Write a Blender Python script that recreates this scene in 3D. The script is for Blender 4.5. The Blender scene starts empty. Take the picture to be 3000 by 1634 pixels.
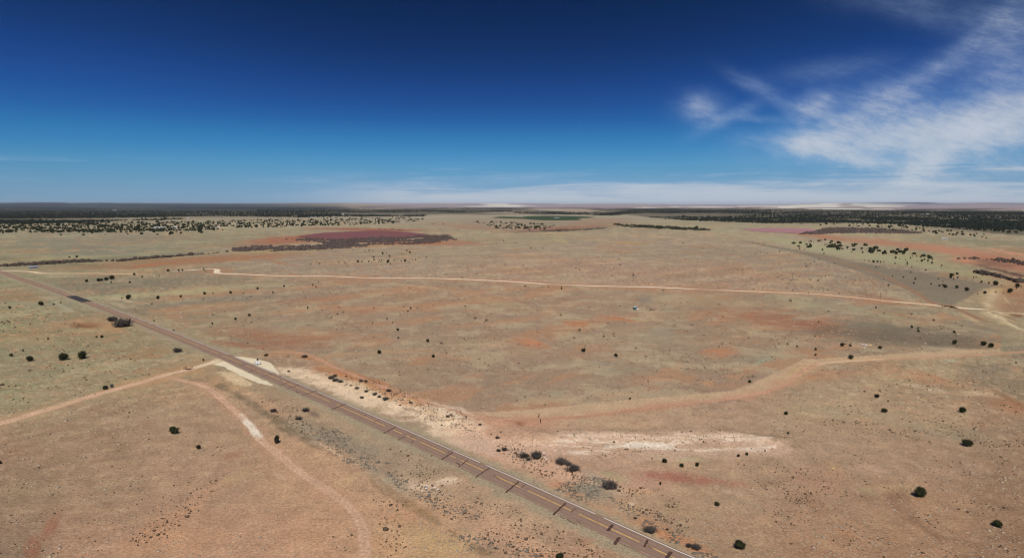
import bpy, bmesh, math, random
import numpy as np
from mathutils import Vector, Matrix

random.seed(7)
RNG = np.random.default_rng(11)
PI = math.pi
# ------------------------------------------------------------------ camera chart
H, F, PITCH = 86.0, 2000.0, math.radians(6.25)
CP, SP = math.cos(PITCH), math.sin(PITCH)
SUN_EL = math.radians(50)
LIGHT = np.array([0.91, 0.885, 1.0])       # light falling on the plain, used to turn seen colours into albedos

def G(px, py, z=0.0):
    """ground point (height z) seen at a place of the photograph (3000 px wide)"""
    u = (px - 1500.0) / F; v = (817.0 - py) / F
    t = (H - z) / (SP - v * CP)
    return u * t, (CP + v * SP) * t

def to_chart(x, y, z=0.0):
    d = y * CP - (z - H) * SP
    d = np.where(d < 1.0, 1.0, d)
    up = y * SP + (z - H) * CP
    return 1500 + F * x / d, 817 - F * up / d

def s2l(c):
    c = np.asarray(c, float) / 255.0
    return np.where(c <= 0.04045, c / 12.92, ((c + 0.055) / 1.055) ** 2.4)

def alb(r, g, b):
    return tuple(float(v) for v in np.clip(s2l((r, g, b)) / LIGHT, 0.004, 0.9))

# ------------------------------------------------------------------ noise
_perm = np.random.default_rng(5).permutation(4096).astype(np.int64)
_ang = np.random.default_rng(6).uniform(0, 2 * PI, 4096)
_gx, _gy = np.cos(_ang), np.sin(_ang)
def perlin(x, y):
    xi = np.floor(x).astype(np.int64); yi = np.floor(y).astype(np.int64)
    xf = x - xi; yf = y - yi
    u = xf * xf * xf * (xf * (xf * 6 - 15) + 10); v = yf * yf * yf * (yf * (yf * 6 - 15) + 10)
    def g(ix, iy, dx, dy):
        h = _perm[(_perm[ix & 4095] + iy) & 4095]
        return _gx[h] * dx + _gy[h] * dy
    a = g(xi, yi, xf, yf); b = g(xi + 1, yi, xf - 1, yf)
    c = g(xi, yi + 1, xf, yf - 1); d = g(xi + 1, yi + 1, xf - 1, yf - 1)
    return (a + u * (b - a)) * (1 - v) + (c + u * (d - c)) * v
def fbm(x, y, scale, oct=4, seed=0.0, gain=0.5):
    s = np.zeros_like(x); amp = 1.0; fr = 1.0 / scale
    for i in range(oct):
        s += amp * perlin(x * fr + 17.3 * i + seed, y * fr - 9.1 * i + seed * 1.7)
        amp *= gain; fr *= 2.03
    return s * 1.5
def sstep(a, b, x):
    t = np.clip((x - a) / (b - a), 0, 1)
    return t * t * (3 - 2 * t)

# ------------------------------------------------------------------ scene basics
sc = bpy.context.scene
col = sc.collection
def tag(o, label=None, cat=None, group=None, kind=None):
    if label: o['label'] = label
    if cat: o['category'] = cat
    if group: o['group'] = group
    if kind: o['kind'] = kind
    return o
def mesh_obj(name, verts, faces, mat=None, parent=None, smooth=False):
    me = bpy.data.meshes.new(name)
    me.from_pydata([tuple(v) for v in verts], [], [tuple(f) for f in faces])
    if mat: me.materials.append(mat)
    if smooth: me.polygons.foreach_set('use_smooth', [True] * len(me.polygons))
    me.update()
    o = bpy.data.objects.new(name, me); col.objects.link(o)
    if parent: o.parent = parent
    return o
def np_mesh(name, V, Fc, mat):
    """V (n,3) float, Fc (m,k) int"""
    me = bpy.data.meshes.new(name)
    n, (m, k) = len(V), Fc.shape
    me.vertices.add(n); me.vertices.foreach_set('co', V.astype(np.float32).ravel())
    me.loops.add(m * k); me.loops.foreach_set('vertex_index', Fc.astype(np.int32).ravel())
    me.polygons.add(m); me.polygons.foreach_set('loop_start', np.arange(0, m * k, k, dtype=np.int32))
    me.update(calc_edges=True); me.validate()
    if mat: me.materials.append(mat)
    return me
def link(name, me):
    o = bpy.data.objects.new(name, me); col.objects.link(o); return o
def empty(name, loc, rz=0.0):
    o = bpy.data.objects.new(name, None); o.location = loc; o.rotation_euler = (0, 0, rz)
    col.objects.link(o); return o
class MB:
    def __init__(s): s.v = []; s.f = []
    def add(s, v, f):
        b = len(s.v); s.v += [tuple(q) for q in v]; s.f += [tuple(b + i for i in q) for q in f]
    def box(s, x0, x1, y0, y1, z0, z1):
        s.add([(x0, y0, z0), (x1, y0, z0), (x1, y1, z0), (x0, y1, z0), (x0, y0, z1), (x1, y0, z1), (x1, y1, z1), (x0, y1, z1)],
              [(0, 3, 2, 1), (4, 5, 6, 7), (0, 1, 5, 4), (1, 2, 6, 5), (2, 3, 7, 6), (3, 0, 4, 7)])
    def tube(s, a, b, r0, r1, n=8):
        a, b = Vector(a), Vector(b); d = (b - a).normalized()
        u = d.orthogonal().normalized(); w = d.cross(u)
        vs = []
        for p, r in ((a, r0), (b, r1)):
            vs += [p + (u * math.cos(2 * PI * i / n) + w * math.sin(2 * PI * i / n)) * r for i in range(n)]
        s.add(vs, [(i, (i + 1) % n, n + (i + 1) % n, n + i) for i in range(n)] + [tuple(range(n - 1, -1, -1)), tuple(range(n, 2 * n))])
    def build(s, name, mat, parent=None): return mesh_obj(name, s.v, s.f, mat, parent)

# ------------------------------------------------------------------ materials
def nd(nt, typ, **kw):
    n = nt.nodes.new(typ)
    for k, v in kw.items(): setattr(n, k, v)
    return n
def mat(name, rgb, rough=0.8, var=0.15, scale=3.0, spec=0.3, rand=0.0, coord='Object', metal=0.0, bump=0.0):
    m = bpy.data.materials.new(name); m.use_nodes = True
    nt = m.node_tree; b = nt.nodes['Principled BSDF']
    tc = nd(nt, 'ShaderNodeTexCoord')
    nz = nd(nt, 'ShaderNodeTexNoise'); nz.inputs['Scale'].default_value = scale; nz.inputs['Detail'].default_value = 5
    nt.links.new(tc.outputs[coord], nz.inputs['Vector'])
    mr = nd(nt, 'ShaderNodeMapRange'); mr.inputs['From Min'].default_value = 0.3; mr.inputs['From Max'].default_value = 0.7
    mr.inputs['To Min'].default_value = 1 - var; mr.inputs['To Max'].default_value = 1 + var
    nt.links.new(nz.outputs['Fac'], mr.inputs['Value'])
    val = mr.outputs['Result']
    if rand:
        oi = nd(nt, 'ShaderNodeObjectInfo'); r2 = nd(nt, 'ShaderNodeMapRange')
        r2.inputs['To Min'].default_value = 1 - rand; r2.inputs['To Max'].default_value = 1 + rand
        nt.links.new(oi.outputs['Random'], r2.inputs['Value'])
        mu = nd(nt, 'ShaderNodeMath', operation='MULTIPLY'); nt.links.new(val, mu.inputs[0]); nt.links.new(r2.outputs['Result'], mu.inputs[1]); val = mu.outputs[0]
    mx = nd(nt, 'ShaderNodeVectorMath', operation='SCALE'); mx.inputs[0].default_value = rgb[:3]
    nt.links.new(val, mx.inputs['Scale']); nt.links.new(mx.outputs['Vector'], b.inputs['Base Color'])
    b.inputs['Roughness'].default_value = rough; b.inputs['Specular IOR Level'].default_value = spec; b.inputs['Metallic'].default_value = metal
    if bump:
        bp = nd(nt, 'ShaderNodeBump'); bp.inputs['Strength'].default_value = bump; nt.links.new(nz.outputs['Fac'], bp.inputs['Height']); nt.links.new(bp.outputs['Normal'], b.inputs['Normal'])
    return m

def ground_like(name, base=None, var=0.16, fine=0.5, broad=1.0):
    """soil: base colour (or the soil map stored on the mesh) broken up by several sizes of world-space noise"""
    m = bpy.data.materials.new(name); m.use_nodes = True
    nt = m.node_tree; b = nt.nodes['Principled BSDF']
    geo = nd(nt, 'ShaderNodeNewGeometry')
    def noise(sc_, det, dist=0.0):
        n = nd(nt, 'ShaderNodeTexNoise'); n.inputs['Scale'].default_value = sc_; n.inputs['Detail'].default_value = det
        n.inputs['Roughness'].default_value = 0.6; n.inputs['Distortion'].default_value = dist
        nt.links.new(geo.outputs['Position'], n.inputs['Vector']); return n.outputs['Fac']
    def rng(sock, a, b_, c, d):
        r = nd(nt, 'ShaderNodeMapRange'); r.inputs['From Min'].default_value = a; r.inputs['From Max'].default_value = b_
        r.inputs['To Min'].default_value = c; r.inputs['To Max'].default_value = d
        nt.links.new(sock, r.inputs['Value']); return r.outputs['Result']
    def mul(a, c):
        q = nd(nt, 'ShaderNodeMath', operation='MULTIPLY'); nt.links.new(a, q.inputs[0]); nt.links.new(c, q.inputs[1]); return q.outputs[0]
    k = mul(rng(noise(0.12, 6, 0.3), 0.3, 0.7, 1 - var * broad, 1 + var * broad), rng(noise(1.1, 5), 0.36, 0.64, 1 - var * fine, 1 + var * fine))
    k = mul(k, rng(noise(4.0, 2), 0.36, 0.64, 1 - var * fine, 1 + var * fine))
    if base is None:
        at = nd(nt, 'ShaderNodeAttribute', attribute_name='soil'); c0 = at.outputs['Color']
    else:
        rg = nd(nt, 'ShaderNodeRGB'); rg.outputs[0].default_value = (*base, 1); c0 = rg.outputs[0]
    mx = nd(nt, 'ShaderNodeVectorMath', operation='SCALE'); nt.links.new(c0, mx.inputs[0]); nt.links.new(k, mx.inputs['Scale'])
    out = mx.outputs['Vector']
    # scattered dead grass tufts and pebbles: small darker and paler specks
    vo = nd(nt, 'ShaderNodeTexVoronoi'); vo.inputs['Scale'].default_value = 0.42; nt.links.new(geo.outputs['Position'], vo.inputs['Vector'])
    sp = mul(rng(vo.outputs['Distance'], 0.10, 0.22, 1, 0), rng(noise(0.045, 4, 0.5), 0.5, 0.68, 0, 0.55))
    mm = nd(nt, 'ShaderNodeMix', data_type='RGBA'); nt.links.new(sp, mm.inputs['Factor']); nt.links.new(out, mm.inputs['A']); mm.inputs['B'].default_value = (0.075, 0.058, 0.040, 1)
    nt.links.new(mm.outputs['Result'], b.inputs['Base Color'])
    b.inputs['Roughness'].default_value = 0.95; b.inputs['Specular IOR Level'].default_value = 0.1
    bp = nd(nt, 'ShaderNodeBump'); bp.inputs['Strength'].default_value = 0.35; bp.inputs['Distance'].default_value = 0.4
    nt.links.new(noise(0.8, 5), bp.inputs['Height']); nt.links.new(bp.outputs['Normal'], b.inputs['Normal'])
    return m

# ------------------------------------------------------------------ main lines (photograph px -> ground)
def W(pts): return np.array([G(*p) for p in pts])
ROAD = W([(1950, 1632), (1615, 1475), (1294, 1303), (1070, 1220), (936, 1166), (713, 1060), (597, 1024), (524, 993), (408, 947), (320, 906), (262, 884), (204, 865), (116, 836), (29, 807)])
_c = ROAD.mean(0); _u, _s, _vt = np.linalg.svd(ROAD - _c); RDIR = _vt[0] * (1 if _vt[0][1] > 0 else -1); RN = np.array([RDIR[1], -RDIR[0]])  # RN points to the right side
def road_st(x, y):
    return (x - _c[0]) * RDIR[0] + (y - _c[1]) * RDIR[1], (x - _c[0]) * RN[0] + (y - _c[1]) * RN[1]
_rs = [float(road_st(*p)[0]) for p in ROAD]; _rt = [float(road_st(*p)[1]) for p in ROAD]
_poly = np.polyfit(_rs, _rt, 3)
def road_center(s):
    s2 = np.clip(s, min(_rs), max(_rs)); t = np.polyval(_poly, s2)
    return _c[0] + RDIR[0] * s + RN[0] * t, _c[1] + RDIR[1] * s + RN[1] * t
def road_off(x, y):
    s, t = road_st(x, y); return t - np.polyval(_poly, np.clip(s, min(_rs), max(_rs)))

GRAVEL = [(-60, 797), (0, 795), (40, 793), (90, 796), (118, 800), (160, 801), (280, 801), (390, 802), (415, 801), (470, 795), (500, 793), (548, 792), (590, 789), (628, 788.5), (638, 792), (634, 797), (645, 801), (700, 803), (790, 807), (870, 809), (960, 809), (1030, 812), (1100, 814.5), (1250, 815), (1330, 817), (1400, 820), (1500, 825), (1560, 829.5), (1625, 834), (1700, 836), (1800, 839), (1900, 840.5), (2010, 845.5), (2100, 849.5), (2250, 855.5), (2370, 860), (2500, 871), (2600, 882), (2700, 890), (2770, 897), (2830, 903), (2900, 907), (2935, 914), (2990, 919), (3100, 922)]
DIRT_L = [(-60, 1256), (0, 1240), (100, 1211), (200, 1181), (300, 1151), (380, 1130), (440, 1112), (500, 1094), (555, 1082), (600, 1068), (640, 1056), (662, 1048)]
DIRT_B = [(505, 1108), (545, 1117), (580, 1126), (615, 1142), (645, 1165), (672, 1190), (700, 1215), (735, 1250), (765, 1290), (805, 1322), (840, 1350), (885, 1388), (930, 1418), (980, 1450), (1020, 1482), (1050, 1518), (1063, 1555), (1070, 1600), (1068, 1650), (1060, 1720)]
DIRT_F = [(780, 1034), (840, 1030), (900, 1038), (935, 1053), (1000, 1085), (1050, 1105), (1100, 1128), (1200, 1165), (1300, 1200), (1385, 1228), (1470, 1232), (1560, 1228), (1640, 1224), (1700, 1220), (1780, 1212), (1860, 1200), (2000, 1183), (2120, 1170), (2200, 1156), (2260, 1142), (2310, 1118), (2345, 1090), (2375, 1075), (2420, 1063), (2500, 1057), (2600, 1052), (2740, 1046), (2850, 1040), (3000, 1030), (3100, 1026)]
DIRT_R = [(2330, 730), (2366, 740), (2430, 757), (2500, 778), (2570, 801), (2628, 826), (2672, 850), (2704, 871), (2727, 884), (2752, 893), (2790, 899), (2850, 925), (2900, 945)]

def seg_dist(x, y, pts):
    d = np.full(x.shape, 1e9)
    for (ax, ay), (bx, by) in zip(pts[:-1], pts[1:]):
        vx, vy = bx - ax, by - ay; L = vx * vx + vy * vy + 1e-9
        t = np.clip(((x - ax) * vx + (y - ay) * vy) / L, 0, 1)
        d = np.minimum(d, np.hypot(x - ax - t * vx, y - ay - t * vy))
    return d
def in_poly(px, py, poly):
    c = np.zeros(px.shape, bool); n = len(poly)
    for i in range(n):
        x0, y0 = poly[i]; x1, y1 = poly[(i + 1) % n]
        if y0 == y1: continue
        c ^= ((y0 > py) != (y1 > py)) & (px < (x1 - x0) * (py - y0) / (y1 - y0) + x0)
    return c

# ------------------------------------------------------------------ relief
BANK_R = W([(905, 1085), (960, 1100), (1050, 1130), (1150, 1160), (1260, 1200), (1350, 1222), (1430, 1252), (1500, 1275), (1580, 1290)])
LEDGE = W([(1560, 1285), (1700, 1280), (1850, 1283), (2000, 1280), (2120, 1277), (2220, 1283), (2280, 1300)])
BANK_L = W([(650, 1105), (720, 1165), (800, 1225), (900, 1300), (1000, 1345), (1090, 1400)])
def height(x, y):
    x = np.asarray(x, float); y = np.asarray(y, float)
    r = np.hypot(x, y); az = np.arctan2(x, y)
    off = road_off(x, y)
    road_ok = sstep(8, 16, np.abs(off))
    h = np.zeros_like(r)
    near = (r < 700) & (y > 0)
    if near.any():
        xn, yn = x[near], y[near]
        hh = 1.3 * np.exp(-(seg_dist(xn, yn, BANK_R) / 9) ** 2) + 1.5 * np.exp(-(seg_dist(xn, yn, LEDGE) / 7) ** 2) + 0.7 * np.exp(-(seg_dist(xn, yn, BANK_L) / 8) ** 2)
        hh *= 0.75 + 0.5 * fbm(xn, yn, 14, 3, 3.3)
        h[near] = hh * road_ok[near]
    far = r > 11000
    if far.any():
        xf, yf, rf, af = x[far], y[far], r[far], az[far]
        hh = 26 * sstep(11000, 22000, rf) * (fbm(xf, yf, 5200, 3, 1.1) * 0.9)
        mesa = np.clip(fbm(xf, yf, 17000, 4, 7.7) + 0.15, 0, 1)
        hh += sstep(26000, 40000, rf) * (35 + 75 * sstep(0.08, 0.35, mesa))
        hh += 60 * sstep(0.10, -0.5, af) * sstep(17000, 30000, rf)          # higher forested rim on the left
        hh += 75 * sstep(0.30, 0.52, af) * sstep(36000, 52000, rf)          # long mesa on the right, its haze blue painted on
        hh -= 95 * sstep(56000, 80000, rf)
        h[far] = hh
    return h
def h1(x, y): return float(height(np.array([x]), np.array([y]))[0])
def GP(px, py):
    z = 0.0
    for _ in range(3):
        x, y = G(px, py, z); z = h1(x, y)
    return x, y, z

# ------------------------------------------------------------------ the plain: one sheet to the horizon
def build_ground():
    pys = np.concatenate([np.arange(2400, 1720, -30), np.arange(1720, 660, -2.6), np.arange(660, 601, -1.1)])
    u = (817.0 - pys) / F
    r = H / (SP - u * CP) * (CP + u * SP)
    r = np.concatenate([[6, 12, 20, 28, 35, 42], r[r > 46], [62000, 68000, 75000, 84000]])
    r = np.unique(np.round(r, 3)); r = r[(r < 60000) | (r > 61000)]
    fine = np.arange(-46, 46.01, 0.088); a = np.concatenate([np.arange(-180, -46, 3.0), fine, np.arange(49, 179, 3.0)])
    a = np.radians(a); na, nr = len(a), len(r)
    A, R = np.meshgrid(a, r)
    x = (R * np.sin(A)).ravel(); y = (R * np.cos(A)).ravel()
    z = height(x, y)
    V = np.column_stack([x, y, z]); V = np.vstack([V, [[0, 0, 0]]])
    i = np.arange(nr - 1)[:, None]; j = np.arange(na)[None, :]; j2 = (j + 1) % na
    Fq = np.stack([i * na + j, i * na + j2, (i + 1) * na + j2, (i + 1) * na + j], -1).reshape(-1, 4)[:, ::-1]
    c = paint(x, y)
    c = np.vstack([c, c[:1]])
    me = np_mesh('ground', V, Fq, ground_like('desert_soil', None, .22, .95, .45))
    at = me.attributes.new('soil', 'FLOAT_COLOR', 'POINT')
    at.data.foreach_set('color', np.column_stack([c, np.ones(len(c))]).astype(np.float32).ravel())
    me.polygons.foreach_set('use_smooth', [True] * len(me.polygons))
    # close the small hole under the camera
    o = link('ground', me); tag(o, kind='structure')
    return o

BASE = [  # soil colours as seen, by place, with vignette darkening painted into the corners
 (0, 700, 146, 138, 116), (0, 760, 142, 136, 110), (0, 860, 150, 140, 112), (0, 960, 154, 144, 112), (0, 1060, 150, 137, 112), (0, 1150, 156, 143, 113), (0, 1300, 152, 126, 100), (0, 1450, 148, 124, 99), (0, 1634, 140, 120, 96),
 (300, 690, 150, 140, 120), (300, 735, 140, 132, 114), (300, 770, 150, 140, 112), (300, 850, 142, 130, 110), (300, 1000, 158, 143, 112), (300, 1090, 162, 145, 115), (300, 1250, 155, 130, 103), (300, 1450, 158, 132, 104), (300, 1634, 170, 136, 108),
 (600, 700, 150, 138, 114), (600, 830, 146, 130, 110), (600, 900, 155, 136, 110), (600, 1000, 158, 140, 114), (600, 1250, 164, 138, 109), (600, 1400, 168, 138, 110), (600, 1600, 178, 142, 112),
 (900, 670, 158, 146, 122), (900, 770, 152, 138, 115), (900, 850, 160, 136, 110), (900, 950, 160, 134, 107), (900, 1050, 160, 134, 106), (900, 1400, 180, 146, 114), (900, 1600, 182, 144, 113),
 (1200, 640, 162, 148, 130), (1200, 720, 158, 142, 116), (1200, 790, 158, 142, 118), (1200, 850, 166, 140, 112), (1200, 950, 164, 138, 112), (1200, 1080, 163, 138, 110), (1200, 1330, 162, 140, 116), (1200, 1500, 182, 148, 116), (1200, 1634, 184, 150, 112),
 (1500, 650, 152, 136, 118), (1500, 700, 160, 144, 120), (1500, 790, 163, 142, 117), (1500, 870, 170, 140, 112), (1500, 1000, 166, 138, 112), (1500, 1130, 156, 132, 108), (1500, 1250, 186, 150, 122), (1500, 1500, 178, 146, 118),
 (1800, 640, 160, 148, 130), (1800, 720, 158, 143, 119), (1800, 800, 162, 140, 116), (1800, 880, 172, 142, 114), (1800, 1000, 170, 142, 114), (1800, 1120, 160, 136, 110), (1800, 1240, 178, 150, 120), (1800, 1420, 176, 146, 120), (1800, 1600, 172, 134, 106),
 (2100, 660, 158, 146, 122), (2100, 740, 152, 138, 114), (2100, 830, 160, 138, 113), (2100, 920, 160, 136, 110), (2100, 1020, 158, 138, 112), (2100, 1130, 158, 132, 107), (2100, 1260, 172, 146, 118), (2100, 1450, 166, 142, 113), (2100, 1600, 160, 132, 104),
 (2400, 650, 160, 145, 120), (2400, 720, 160, 150, 122), (2400, 800, 152, 136, 112), (2400, 900, 156, 140, 116), (2400, 1000, 156, 136, 112), (2400, 1200, 166, 146, 116), (2400, 1330, 162, 138, 112), (2400, 1480, 160, 132, 104), (2400, 1634, 162, 130, 100),
 (2700, 670, 150, 138, 116), (2700, 730, 158, 148, 120), (2700, 800, 138, 124, 108), (2700, 940, 150, 136, 112), (2700, 1100, 162, 136, 108), (2700, 1200, 164, 144, 114), (2700, 1350, 160, 134, 108), (2700, 1500, 160, 130, 100), (2700, 1634, 154, 124, 95),
 (3000, 690, 148, 138, 116), (3000, 760, 158, 128, 100), (3000, 850, 152, 140, 108), (3000, 1000, 142, 128, 108), (3000, 1120, 142, 122, 100), (3000, 1250, 152, 130, 104), (3000, 1450, 144, 118, 92), (3000, 1634, 138, 112, 86),
 (0, 625, 118, 106, 92), (700, 620, 125, 112, 98), (1500, 618, 158, 140, 124), (2200, 618, 150, 132, 116), (3000, 616, 150, 132, 120), (1500, 606, 168, 145, 128), (3000, 604, 150, 128, 115), (0, 604, 110, 100, 90)]

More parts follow.
